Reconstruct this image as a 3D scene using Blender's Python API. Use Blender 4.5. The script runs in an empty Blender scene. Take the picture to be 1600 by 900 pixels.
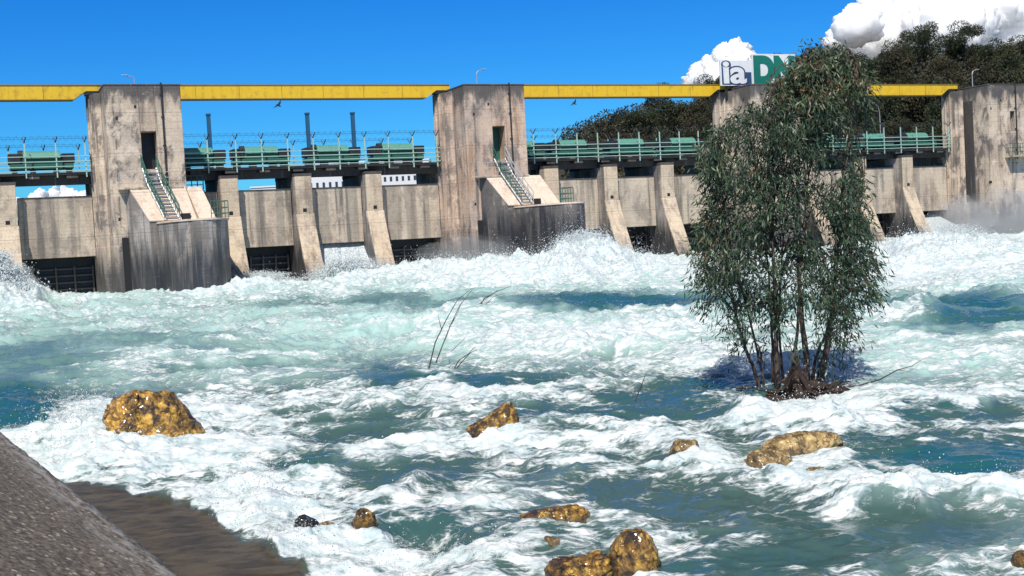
import bpy, bmesh, math, random
import numpy as np
from mathutils import Vector, Matrix, noise as mnoise

random.seed(7)
RNG = np.random.default_rng(11)
scene = bpy.context.scene
COL = scene.collection
R = math.radians

# ------------------------------------------------------------------ camera
F_PX = 1900.0
PITCH = math.atan(85.0 / F_PX)
ROLL = R(3.1)
CAM = Vector((0, 0, 2.5))
fwd = Vector((0, math.cos(PITCH), -math.sin(PITCH)))
up0 = Vector((0, math.sin(PITCH), math.cos(PITCH)))
rt0 = Vector((1, 0, 0))
RT = rt0 * math.cos(ROLL) - up0 * math.sin(ROLL)
UP = up0 * math.cos(ROLL) + rt0 * math.sin(ROLL)

cam_data = bpy.data.cameras.new("camera")
cam_data.sensor_width = 36
cam_data.lens = 36 * F_PX / 1600
cam_data.clip_start = 0.1
cam_data.clip_end = 20000
cam = bpy.data.objects.new("camera", cam_data)
COL.objects.link(cam)
cam.matrix_world = Matrix(((RT.x, UP.x, -fwd.x, CAM.x), (RT.y, UP.y, -fwd.y, CAM.y), (RT.z, UP.z, -fwd.z, CAM.z), (0, 0, 0, 1)))
scene.camera = cam


def ray(x, y):
    return fwd + RT * ((x - 800) / F_PX) + UP * ((450 - y) / F_PX)


def at_depth(x, y, z):            # the point seen at photo position x, y at forward depth z
    return CAM + ray(x, y) * z


def at_z(x, y, z=0.0):            # the point seen at photo position x, y at height z
    d = ray(x, y)
    return CAM + d * ((z - CAM.z) / d.z)


def project(P):                   # numpy: world points -> photo position
    Q = P - np.array(CAM)
    zz = Q @ np.array(fwd)
    return 800 + F_PX * (Q @ np.array(RT)) / zz, 450 - F_PX * (Q @ np.array(UP)) / zz, zz


# ------------------------------------------------------------------ dam frame: s along, n towards the camera, z up
vp = ray(5140, 130)
DV = Vector((vp.x, vp.y, 0)).normalized()
NV = Vector((DV.y, -DV.x, 0))
YAW = math.atan2(DV.y, DV.x)
D0 = at_depth(141, 401, 79.0)
D0.z = 0
L = 0.1216 * 79.0 / DV.dot(fwd)
EL, AZ = R(52), R(33)
hs = NV * math.cos(AZ) - DV * math.sin(AZ)
SUN = Vector((hs.x * math.cos(EL), hs.y * math.cos(EL), math.sin(EL)))


def W(s, n, z):
    p = D0 + DV * s + NV * n
    return Vector((p.x, p.y, z))


# ------------------------------------------------------------------ object helpers
def tag(o, label=None, cat=None, group=None, kind='thing'):
    if label: o['label'] = label
    if cat: o['category'] = cat
    if group: o['group'] = group
    if kind: o['kind'] = kind
    return o


def link(name, me, parent=None, mat=None):
    o = bpy.data.objects.new(name, me)
    COL.objects.link(o)
    if parent is not None: o.parent = parent
    if mat is not None and me is not None:
        me.materials.append(mat)
    return o


def root(name, loc, rz=0.0):
    o = bpy.data.objects.new(name, None)
    o.empty_display_size = 0.3
    COL.objects.link(o)
    o.location = loc
    o.rotation_euler = (0, 0, rz)
    return o


def droot(name, s, n, z):         # a thing in the dam's frame
    o = root(name, W(s, n, z), YAW)
    o['s0'] = 0
    del o['s0']
    ORG[o.name] = (s, n, z)
    return o


ORG = {}


class MB:                          # collects shapes, builds them as ONE mesh object
    def __init__(self): self.v, self.f = [], []

    def add(self, vs, fs):
        b = len(self.v)
        self.v += [tuple(p) for p in vs]
        self.f += [tuple(b + i for i in f) for f in fs]
        return self

    def box(self, s0, s1, n0, n1, z0, z1):
        vs = [(s, n, z) for z in (z0, z1) for n in (n0, n1) for s in (s0, s1)]
        return self.add(vs, [(0, 1, 3, 2), (4, 6, 7, 5), (0, 4, 5, 1), (2, 3, 7, 6), (0, 2, 6, 4), (1, 5, 7, 3)])

    def prism(self, poly, z0, z1):  # plan polygon (s, n)
        k = len(poly)
        vs = [(a, b, z0) for a, b in poly] + [(a, b, z1) for a, b in poly]
        fs = [tuple(range(k - 1, -1, -1)), tuple(range(k, 2 * k))]
        fs += [(i, (i + 1) % k, k + (i + 1) % k, k + i) for i in range(k)]
        return self.add(vs, fs)

    def side(self, poly, s0, s1):   # section polygon (n, z) extruded along s
        k = len(poly)
        vs = [(s0, a, b) for a, b in poly] + [(s1, a, b) for a, b in poly]
        fs = [tuple(range(k)), tuple(range(2 * k - 1, k - 1, -1))]
        fs += [(i, k + i, k + (i + 1) % k, (i + 1) % k) for i in range(k)]
        return self.add(vs, fs)

    def front(self, poly, n0, n1):  # elevation polygon (s, z) extruded along n
        k = len(poly)
        vs = [(a, n0, b) for a, b in poly] + [(a, n1, b) for a, b in poly]
        fs = [tuple(range(k)), tuple(range(2 * k - 1, k - 1, -1))]
        fs += [(i, k + i, k + (i + 1) % k, (i + 1) % k) for i in range(k)]
        return self.add(vs, fs)

    def tube(self, pts, rad, sides=6):
        pts = [Vector(p) for p in pts]
        rads = rad if isinstance(rad, (list, tuple)) else [rad] * len(pts)
        rings = []
        ref = None
        for i, p in enumerate(pts):
            t = (pts[min(i + 1, len(pts) - 1)] - pts[max(i - 1, 0)])
            if t.length < 1e-9: t = Vector((0, 0, 1))
            t.normalize()
            if ref is None:
                ref = Vector((1, 0, 0)) if abs(t.x) < 0.8 else Vector((0, 1, 0))
            a = (ref - t * ref.dot(t)).normalized()
            ref = a
            b = t.cross(a)
            rings.append([p + (a * math.cos(2 * math.pi * k / sides) + b * math.sin(2 * math.pi * k / sides)) * rads[i] for k in range(sides)])
        vs = [q for r_ in rings for q in r_]
        fs = []
        for i in range(len(pts) - 1):
            for k in range(sides):
                a, b = i * sides + k, i * sides + (k + 1) % sides
                fs.append((a, b, b + sides, a + sides))
        fs.append(tuple(range(sides - 1, -1, -1)))
        fs.append(tuple((len(pts) - 1) * sides + k for k in range(sides)))
        return self.add(vs, fs)

    def build(self, name, mat, parent=None, bevel=0.0, smooth=False, dam=True):
        me = bpy.data.meshes.new(name)
        if dam and parent is not None:
            q = parent
            while q.name not in ORG: q = q.parent
            o_ = ORG[q.name]
            vs = [(a - o_[0], -(b - o_[1]), c - o_[2]) for a, b, c in self.v]
        else:
            vs = [tuple(p) for p in self.v]
        me.from_pydata(vs, [], self.f)
        bm = bmesh.new()
        bm.from_mesh(me)
        bmesh.ops.recalc_face_normals(bm, faces=bm.faces)
        bm.to_mesh(me)
        bm.free()
        if smooth: me.polygons.foreach_set('use_smooth', [True] * len(me.polygons))
        me.update()
        o = link(name, me, parent, mat)
        if bevel:
            m = o.modifiers.new('edge', 'BEVEL')
            m.width = bevel
            m.segments = 2
            m.limit_method = 'ANGLE'
        return o


def np_mesh(name, verts, faces, mat, parent=None, smooth=True, attrs=None):
    """verts (N,3), faces (M,k) constant k"""
    me = bpy.data.meshes.new(name)
    verts = np.asarray(verts, np.float32)
    faces = np.asarray(faces, np.int32)
    k = faces.shape[1]
    me.vertices.add(len(verts))
    me.vertices.foreach_set('co', verts.ravel())
    me.loops.add(faces.size)
    me.loops.foreach_set('vertex_index', faces.ravel())
    me.polygons.add(len(faces))
    me.polygons.foreach_set('loop_start', np.arange(0, faces.size, k, dtype=np.int32))
    me.polygons.foreach_set('loop_total', np.full(len(faces), k, np.int32))
    if smooth: me.polygons.foreach_set('use_smooth', np.ones(len(faces), bool))
    if attrs:
        for an, av in attrs.items():
            a = me.attributes.new(an, 'FLOAT', 'POINT')
            a.data.foreach_set('value', np.asarray(av, np.float32).ravel())
    me.update()
    me.validate()
    return link(name, me, parent, mat)


# ------------------------------------------------------------------ numpy noise
def _hash(ix, iy, seed):
    h = (ix.astype(np.int64) * 374761393 + iy.astype(np.int64) * 668265263 + seed * 1274126177) & 0xffffffff
    h = ((h ^ (h >> 13)) * 1274126177) & 0xffffffff
    return h ^ (h >> 16)


def perlin(x, y, seed=0):
    x0 = np.floor(x); y0 = np.floor(y)
    fx = x - x0; fy = y - y0
    u = fx * fx * fx * (fx * (fx * 6 - 15) + 10)
    v = fy * fy * fy * (fy * (fy * 6 - 15) + 10)
    out = []
    for dx in (0, 1):
        for dy in (0, 1):
            a = _hash(x0 + dx, y0 + dy, seed).astype(np.float64) * (2 * math.pi / 4294967296.0)
            out.append(np.cos(a) * (fx - dx) + np.sin(a) * (fy - dy))
    n00, n01, n10, n11 = out
    return 1.5 * ((n00 * (1 - u) + n10 * u) * (1 - v) + (n01 * (1 - u) + n11 * u) * v)


def fbm(x, y, octv=5, seed=0, gain=0.5, lac=2.03):
    s = 0; a = 1; t = 0
    for i in range(octv):
        s = s + a * perlin(x, y, seed + i * 17); t += a
        x = x * lac + 3.1; y = y * lac - 1.7; a *= gain
    return s / t


def ridged(x, y, octv=4, seed=0, gain=0.5, lac=2.1):
    s = 0; a = 1; t = 0
    for i in range(octv):
        s = s + a * (1 - np.abs(perlin(x, y, seed + i * 31)) * 1.6); t += a
        x = x * lac + 5.3; y = y * lac + 2.9; a *= gain
    return s / t


def sstep(a, b, x):
    t = np.clip((x - a) / (b - a), 0, 1)
    return t * t * (3 - 2 * t)


# ------------------------------------------------------------------ materials
def mat_new(name):
    m = bpy.data.materials.new(name)
    m.use_nodes = True
    nt = m.node_tree
    nt.nodes.clear()
    out = nt.nodes.new('ShaderNodeOutputMaterial')
    bs = nt.nodes.new('ShaderNodeBsdfPrincipled')
    nt.links.new(bs.outputs[0], out.inputs[0])
    return m, nt, bs


class NT:
    def __init__(self, nt): self.nt = nt

    def n(self, t, **kw):
        nd = self.nt.nodes.new(t)
        for k, v in kw.items():
            setattr(nd, k, v)
        return nd

    def lk(self, a, b): self.nt.links.new(a, b)

    def val(self, sock, v):
        if isinstance(v, (int, float, tuple, list)):
            sock.default_value = v
        else:
            self.lk(v, sock)

    def math(self, op, a, b=0.0, c=None, clamp=False):
        nd = self.n('ShaderNodeMath', operation=op, use_clamp=clamp)
        self.val(nd.inputs[0], a); self.val(nd.inputs[1], b)
        if c is not None: self.val(nd.inputs[2], c)
        return nd.outputs[0]

    def ramp(self, fac, a, b):     # smoothstep a..b -> 0..1
        nd = self.n('ShaderNodeMapRange', interpolation_type='SMOOTHSTEP')
        self.val(nd.inputs['Value'], fac)
        nd.inputs['From Min'].default_value = a
        nd.inputs['From Max'].default_value = b
        return nd.outputs[0]

    def mix(self, fac, a, b, mode='MIX'):
        nd = self.n('ShaderNodeMix', data_type='RGBA', blend_type=mode)
        self.val(nd.inputs[0], fac)
        for s_, v in ((nd.inputs[6], a), (nd.inputs[7], b)):
            if isinstance(v, (tuple, list)): s_.default_value = (*v[:3], 1)
            else: self.lk(v, s_)
        return nd.outputs[2]

    def noise(self, vec, scale=1.0, detail=4, rough=0.55, dist=0.0):
        nd = self.n('ShaderNodeTexNoise')
        if vec is not None: self.lk(vec, nd.inputs['Vector'])
        nd.inputs['Scale'].default_value = scale
        nd.inputs['Detail'].default_value = detail
        nd.inputs['Roughness'].default_value = rough
        nd.inputs['Distortion'].default_value = dist
        return nd.outputs['Fac']

    def mapping(self, vec, scale=(1, 1, 1), rot=(0, 0, 0), loc=(0, 0, 0)):
        nd = self.n('ShaderNodeMapping')
        self.lk(vec, nd.inputs[0])
        nd.inputs['Scale'].default_value = scale
        nd.inputs['Rotation'].default_value = rot
        nd.inputs['Location'].default_value = loc
        return nd.outputs[0]

    def pos(self): return self.n('ShaderNodeNewGeometry').outputs['Position']

    def attr(self, name): return self.n('ShaderNodeAttribute', attribute_name=name).outputs['Fac']

    def bump(self, h, strength=0.3, dist=0.05):
        nd = self.n('ShaderNodeBump')
        self.lk(h, nd.inputs['Height'])
        nd.inputs['Strength'].default_value = strength
        nd.inputs['Distance'].default_value = dist
        return nd.outputs[0]


def dam_coords(g):                 # world position turned into the dam's own axes
    return g.mapping(g.pos(), rot=(0, 0, -YAW))


def concrete(name, c1, c2, streak=0.6, top=None, wet=None, dark=(0.05, 0.05, 0.055), rust=0.3, blackness=0.0, stripe=0.0, patch=0.0):
    m, nt, bs = mat_new(name)
    g = NT(nt)
    p = dam_coords(g)
    z = g.n('ShaderNodeSeparateXYZ'); g.lk(p, z.inputs[0]); zz = z.outputs[2]
    big = g.noise(p, 0.45, 5, 0.6)
    fine = g.noise(p, 9.0, 5, 0.65)
    st = g.noise(g.mapping(p, scale=(1.7, 1.7, 0.09)), 1.0, 6, 0.65, 0.15)
    st2 = g.noise(g.mapping(p, scale=(5.0, 5.0, 0.25), loc=(4, 9, 2)), 1.0, 5, 0.6)
    col = g.mix(g.ramp(big, 0.35, 0.65), c1, c2)
    # rusty, pinkish wash
    rs = g.noise(g.mapping(p, scale=(0.9, 0.9, 0.16), loc=(11, 3, 7)), 1.0, 4, 0.6)
    col = g.mix(g.math('MULTIPLY', g.ramp(rs, 0.5, 0.68), rust), col, (0.33, 0.19, 0.11))
    # pale lime runs
    col = g.mix(g.math('MULTIPLY', g.ramp(st2, 0.6, 0.74), 0.45), col, (0.55, 0.52, 0.47))
    # grey-black weather runs
    sfac = g.math('MULTIPLY', g.ramp(st, 0.50, 0.68), streak)
    col = g.mix(sfac, col, (0.10, 0.09, 0.085))
    if patch:
        pn = g.noise(g.mapping(p, scale=(1, 1, 0.6), loc=(5, 1, 8)), 0.85, 7, 0.7, 0.4)
        col = g.mix(g.math('MULTIPLY', g.ramp(pn, 0.50, 0.60), patch), col, (0.15, 0.13, 0.12))
        pn2 = g.noise(g.mapping(p, scale=(1, 1, 0.8), loc=(25, 13, 2)), 0.7, 6, 0.65, 0.3)
        col = g.mix(g.math('MULTIPLY', g.ramp(pn2, 0.54, 0.62), patch * 0.8), col, (0.70, 0.57, 0.45))
    if stripe:
        sn = g.noise(g.mapping(p, scale=(0.95, 0.95, 0.012), loc=(2, 7, 1)), 1.0, 3, 0.5)
        col = g.mix(g.math('MULTIPLY', g.ramp(sn, 0.52, 0.57), stripe), col, (0.16, 0.145, 0.13))
    if top is not None:
        tz = g.math('ADD', zz, g.math('MULTIPLY', g.math('SUBTRACT', g.noise(g.mapping(p, scale=(1, 1, 0.35)), 0.9, 5, 0.65), 0.5), 5.5))
        tf = g.math('MULTIPLY', g.ramp(tz, top - 0.5, top + 0.6), g.ramp(g.math('ADD', fine, g.math('MULTIPLY', big, 0.8)), 0.55, 0.85))
        col = g.mix(g.math('MULTIPLY', tf, 0.95), col, (0.085, 0.08, 0.08))
    if wet is not None:
        wz = g.math('ADD', zz, g.math('MULTIPLY', g.math('SUBTRACT', st, 0.5), 7.0))
        wf = g.ramp(wz, wet + 0.9, wet - 0.9)
        nd = wf.node
        nd.inputs['From Min'].default_value = wet - 1.2
        nd.inputs['From Max'].default_value = wet + 1.2
        nd.inputs['To Min'].default_value = 1
        nd.inputs['To Max'].default_value = 0
        wcol = g.mix(g.ramp(st2, 0.48, 0.74), dark, (0.14, 0.125, 0.115))
        col = g.mix(g.math('MULTIPLY', wf, 0.92), col, wcol)
        g.lk(g.math('SUBTRACT', 0.9, g.math('MULTIPLY', wf, 0.45)), bs.inputs['Roughness'])
    else:
        bs.inputs['Roughness'].default_value = 0.9
    # board marks
    fr = g.math('FRACT', g.math('DIVIDE', zz, 0.42))
    line = g.math('SUBTRACT', 1.0, g.ramp(g.math('ABSOLUTE', g.math('SUBTRACT', fr, 0.5)), 0.0, 0.06))
    col = g.mix(g.math('MULTIPLY', line, 0.16), col, (0.06, 0.055, 0.05))
    fr2 = g.math('FRACT', g.math('DIVIDE', zz, 2.52))
    line2 = g.math('SUBTRACT', 1.0, g.ramp(g.math('ABSOLUTE', g.math('SUBTRACT', fr2, 0.5)), 0.0, 0.012))
    col = g.mix(g.math('MULTIPLY', line2, 0.55), col, (0.07, 0.055, 0.05))
    spk = g.ramp(fine, 0.3, 0.7)
    col = g.mix(0.35, col, g.mix(spk, (0.35, 0.35, 0.35), (0.75, 0.75, 0.75)), 'OVERLAY')
    if blackness:
        col = g.mix(blackness, col, dark)
    g.lk(col, bs.inputs['Base Color'])
    h = g.math('ADD', g.math('MULTIPLY', fine, 0.7), g.math('ADD', g.math('MULTIPLY', st2, 0.5), g.math('MULTIPLY', line, -0.4)))
    g.lk(g.bump(h, 0.5, 0.04), bs.inputs['Normal'])
    return m


def paint(name, col, rough=0.5, rust=0.15, metal=0.0, dirt=(0.12, 0.08, 0.05)):
    m, nt, bs = mat_new(name)
    g = NT(nt)
    p = g.pos()
    f = g.noise(p, 2.5, 6, 0.65)
    f2 = g.noise(g.mapping(p, scale=(3, 3, 0.4)), 1.3, 5, 0.65)
    c = g.mix(g.math('MULTIPLY', g.ramp(f, 0.5, 0.75), rust), col, dirt)
    c = g.mix(g.math('MULTIPLY', g.ramp(f2, 0.5, 0.7), rust * 0.8), c, tuple(x * 0.45 for x in col))
    g.lk(c, bs.inputs['Base Color'])
    bs.inputs['Roughness'].default_value = rough
    bs.inputs['Metallic'].default_value = metal
    return m


M = {}
M['tower'] = concrete('weathered_concrete', (0.60, 0.49, 0.38), (0.44, 0.365, 0.30), 0.95, top=12.0, wet=2.4, rust=0.3, patch=0.9)
M['tower_red'] = concrete('rust_washed_concrete', (0.57, 0.42, 0.32), (0.46, 0.36, 0.295), 0.8, top=12.0, wet=2.6, rust=0.75, patch=0.65)
M['pier'] = concrete('pale_pier_concrete', (0.61, 0.49, 0.36), (0.53, 0.43, 0.32), 0.55, wet=0.9, rust=0.25, patch=0.4)
M['breast'] = concrete('breast_wall_concrete', (0.54, 0.46, 0.36), (0.46, 0.39, 0.31), 0.85, rust=0.2, stripe=0.45, patch=0.45)
M['fascia'] = concrete('dark_concrete', (0.055, 0.052, 0.055), (0.08, 0.072, 0.07), 0.5, rust=0.1)  # near-black tone for deck edges, caps and copings
M['wet'] = concrete('wet_and_shade_concrete', (0.44, 0.40, 0.37), (0.20, 0.185, 0.18), 1.0, wet=2.6, dark=(0.022, 0.026, 0.034), rust=0.08, stripe=0.9, patch=0.45)  # wet stains on the drum; also the painted shade of the pier flanks
M['dark_platform'] = concrete('dark_platform_concrete', (0.16, 0.145, 0.14), (0.07, 0.07, 0.075), 0.9, wet=3.6, dark=(0.016, 0.019, 0.026), rust=0.05, stripe=0.6, patch=0.4)  # darker tone for the middle platform's drum and wedge
M['slab'] = concrete('pale_slab_concrete', (0.72, 0.58, 0.47), (0.64, 0.52, 0.42), 0.25, rust=0.25)
M['yellow'] = paint('yellow_paint', (0.74, 0.47, 0.02), 0.5, 0.45)
M['yellow_dark'] = paint('dirty_flange', (0.25, 0.17, 0.03), 0.6, 0.3)
M['seafoam'] = paint('pale_green_paint', (0.36, 0.53, 0.45), 0.5, 0.3)
M['green'] = paint('green_paint', (0.022, 0.125, 0.095), 0.5, 0.4)
M['mint'] = paint('mint_paint', (0.10, 0.29, 0.23), 0.5, 0.4)
M['dark_steel'] = paint('dark_steel', (0.02, 0.022, 0.028), 0.5, 0.4)
M['rib'] = paint('rusty_rib_steel', (0.13, 0.105, 0.09), 0.6, 0.4)
M['teal_post'] = paint('blue_post_paint', (0.02, 0.10, 0.22), 0.5, 0.2)
M['galv'] = paint('galvanised_steel', (0.45, 0.47, 0.48), 0.45, 0.15, 0.3)
M['white'] = paint('white_sheet', (0.74, 0.75, 0.76), 0.5, 0.12)
M['navy'] = paint('navy_ink', (0.03, 0.07, 0.16), 0.6, 0.1)
M['sign_green'] = paint('sign_green_ink', (0.004, 0.16, 0.12), 0.6, 0.1)
M['black'] = paint('black_void', (0.012, 0.012, 0.014), 0.8, 0.0)
M['bldg'] = paint('white_plaster', (0.72, 0.72, 0.72), 0.8, 0.08)
M['glass'] = paint('dark_window', (0.04, 0.05, 0.07), 0.2, 0.0)


def mat_water():
    m, nt, bs = mat_new('river_water')
    g = NT(nt)
    p = g.pos()
    foam, aer, brown, deep = (g.attr(a) for a in ('foam', 'aer', 'shallow', 'deep'))
    n1 = g.noise(g.mapping(p, scale=(0.5, 0.95, 1.0)), 6.0, 6, 0.60, 0.7)
    n2 = g.noise(g.mapping(p, scale=(0.55, 1.0, 1.0)), 26.0, 4, 0.6, 0.3)
    lace = g.math('ADD', g.math('MULTIPLY', n1, 0.74), g.math('MULTIPLY', n2, 0.26))
    ff = g.math('ADD', foam, g.math('MULTIPLY', g.math('SUBTRACT', lace, 0.5), 2.0))
    wv = g.mapping(p, scale=(0.5, 1.25, 1.0))
    w1 = g.math('ABSOLUTE', g.math('SUBTRACT', g.noise(wv, 2.1, 4, 0.6, 1.6), 0.5))
    w2 = g.math('ABSOLUTE', g.math('SUBTRACT', g.noise(wv, 6.5, 4, 0.6, 1.2), 0.5))
    web = g.math('ADD', g.math('MULTIPLY', g.math('SUBTRACT', 1.0, g.ramp(w1, 0.0, 0.055)), 0.30), g.math('MULTIPLY', g.math('SUBTRACT', 1.0, g.ramp(w2, 0.0, 0.06)), 0.13))
    ff = g.math('ADD', ff, g.math('MULTIPLY', web, g.math('SUBTRACT', 1.0, g.math('MAXIMUM', deep, brown))))
    ff = g.ramp(ff, 0.20, 0.82)
    c = g.mix(aer, (0.055, 0.104, 0.097), (0.40, 0.595, 0.565))
    c = g.mix(deep, c, (0.016, 0.10, 0.112))
    bn = g.mix(g.ramp(n1, 0.35, 0.65), (0.100, 0.080, 0.048), (0.048, 0.040, 0.026))
    c = g.mix(brown, c, bn)
    white = g.mix(g.ramp(lace, 0.34, 0.64), (0.38, 0.50, 0.53), (0.74, 0.77, 0.78))
    col = g.mix(ff, c, white)
    g.lk(col, bs.inputs['Base Color'])
    g.lk(g.math('ADD', g.math('ADD', 0.12, g.math('MULTIPLY', brown, 0.3)), g.math('MULTIPLY', ff, 0.6)), bs.inputs['Roughness'])
    g.lk(g.math('SUBTRACT', 0.5, g.math('MULTIPLY', brown, 0.32)), bs.inputs['Specular IOR Level'])
    bs.inputs['IOR'].default_value = 1.33
    rip = g.noise(g.mapping(p, scale=(1.0, 1.0, 1.0)), 5.0, 6, 0.6, 0.4)
    hb = g.math('ADD', g.math('MULTIPLY', n1, ff), g.math('MULTIPLY', rip, 0.45))
    g.lk(g.bump(hb, 0.6, 0.07), bs.inputs['Normal'])
    return m


def mat_foam(name='white_water'):
    m, nt, bs = mat_new(name)
    g = NT(nt)
    p = g.pos()
    f = g.noise(g.mapping(p, scale=(1, 1, 0.35)), 3.0, 6, 0.7, 0.3)
    g.lk(g.mix(g.ramp(f, 0.35, 0.65), (0.52, 0.63, 0.67), (0.85, 0.87, 0.87)), bs.inputs['Base Color'])
    bs.inputs['Roughness'].default_value = 0.7
    g.lk(g.bump(f, 0.8, 0.2), bs.inputs['Normal'])
    return m


def mat_rock(name, hi, mid, lo, wet=0.25):
    m, nt, bs = mat_new(name)
    g = NT(nt)
    tc = g.n('ShaderNodeTexCoord').outputs['Object']
    a = g.noise(tc, 4.6, 8, 0.7, 0.3)
    b = g.noise(tc, 17.0, 6, 0.72, 0.2)
    v = g.n('ShaderNodeTexVoronoi', feature='F1'); g.lk(tc, v.inputs['Vector']); v.inputs['Scale'].default_value = 14
    c = g.mix(g.ramp(a, 0.38, 0.62), lo, mid)
    c = g.mix(g.ramp(g.math('ADD', g.math('MULTIPLY', a, 0.45), g.math('MULTIPLY', b, 0.6)), 0.50, 0.66), c, hi)
    c = g.mix(g.math('MULTIPLY', g.ramp(b, 0.52, 0.40), 0.0), c, lo)
    zo = g.n('ShaderNodeSeparateXYZ'); g.lk(tc, zo.inputs[0])
    band = g.ramp(g.math('SUBTRACT', g.math('MULTIPLY', g.math('SUBTRACT', a, 0.5), 0.2), zo.outputs[2]), -0.085, -0.005)
    c = g.mix(g.math('MULTIPLY', band, 0.75), c, tuple(x * 0.7 for x in lo))
    # thin dark cracks
    cr = g.math('ABSOLUTE', g.math('SUBTRACT', g.noise(tc, 2.4, 5, 0.6, 1.2), 0.5))
    c = g.mix(g.math('MULTIPLY', g.math('SUBTRACT', 1.0, g.ramp(cr, 0.0, 0.03)), 0.8), c, tuple(x * 0.3 for x in lo))
    g.lk(c, bs.inputs['Base Color'])
    g.lk(g.math('ADD', wet, g.math('MULTIPLY', b, 0.35)), bs.inputs['Roughness'])
    bs.inputs['Coat Weight'].default_value = 0.5
    bs.inputs['Coat Roughness'].default_value = 0.12
    h = g.math('ADD', g.math('MULTIPLY', b, 0.6), g.math('MULTIPLY', v.outputs['Distance'], 0.5))
    g.lk(g.bump(h, 0.9, 0.05), bs.inputs['Normal'])
    return m


def mat_leaf(name, cols, rough=0.45, trans=0.0):
    m, nt, bs = mat_new(name)
    g = NT(nt)
    a = g.attr('tint')
    rp = g.n('ShaderNodeValToRGB')
    g.lk(a, rp.inputs[0])
    el = rp.color_ramp.elements
    while len(el) < len(cols): el.new(0.5)
    for e, (pp, c) in zip(el, cols):
        e.position = pp
        e.color = (*c, 1)
    g.lk(rp.outputs[0], bs.inputs['Base Color'])
    bs.inputs['Roughness'].default_value = rough
    return m


def mat_bark(name, c1, c2):
    m, nt, bs = mat_new(name)
    g = NT(nt)
    tc = g.pos()
    f = g.noise(g.mapping(tc, scale=(1, 1, 0.2)), 14, 6, 0.7)
    g.lk(g.mix(g.ramp(f, 0.35, 0.65), c1, c2), bs.inputs['Base Color'])
    bs.inputs['Roughness'].default_value = 0.85
    g.lk(g.bump(f, 0.6, 0.02), bs.inputs['Normal'])
    return m


M['water'] = mat_water()
M['foam'] = mat_foam()
M['jet'] = mat_foam('falling_white_water')
for nd in M['jet'].node_tree.nodes:
    if nd.type == 'MAPPING':
        nd.inputs['Scale'].default_value = (3.0, 3.0, 0.22)
    if nd.type == 'MIX':
        nd.inputs[6].default_value = (0.30, 0.42, 0.48, 1)
M['rock'] = mat_rock('golden_wet_rock', (0.80, 0.50, 0.08), (0.42, 0.21, 0.03), (0.03, 0.016, 0.008))
M['rock_pale'] = mat_rock('pale_wet_rock', (0.74, 0.55, 0.25), (0.50, 0.33, 0.12), (0.11, 0.07, 0.03), 0.35)
M['rock_black'] = mat_rock('black_wet_rock', (0.05, 0.045, 0.04), (0.02, 0.018, 0.017), (0.008, 0.008, 0.009), 0.2)
M['bark'] = mat_bark('eucalyptus_bark', (0.05, 0.035, 0.028), (0.13, 0.09, 0.07))
M['root'] = mat_bark('root_mass', (0.014, 0.009, 0.008), (0.055, 0.032, 0.022))
M['twig'] = mat_bark('bare_twig', (0.035, 0.03, 0.028), (0.09, 0.075, 0.065))
M['euc'] = mat_leaf('eucalyptus_leaf', [(0.0, (0.022, 0.045, 0.027)), (0.45, (0.050, 0.086, 0.046)), (0.78, (0.115, 0.150, 0.080)), (0.88, (0.11, 0.085, 0.045)), (1.0, (0.16, 0.065, 0.035))], 0.42)
M['euc'].node_tree.nodes['Principled BSDF'].inputs['Specular IOR Level'].default_value = 0.35
M['far_leaf'] = mat_leaf('hill_leaf', [(0.0, (0.022, 0.032, 0.018)), (0.5, (0.048, 0.060, 0.032)), (1.0, (0.095, 0.098, 0.055))], 0.6)
M['far_leaf_brown'] = mat_leaf('hill_leaf_brown', [(0.0, (0.024, 0.027, 0.017)), (0.5, (0.056, 0.056, 0.033)), (1.0, (0.110, 0.090, 0.052))], 0.6)
for q_ in ('far_leaf', 'far_leaf_brown'): M[q_].node_tree.nodes['Principled BSDF'].inputs['Specular IOR Level'].default_value = 0.12
M['trunk'] = mat_bark('hill_trunk', (0.06, 0.045, 0.035), (0.16, 0.13, 0.10))


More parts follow.
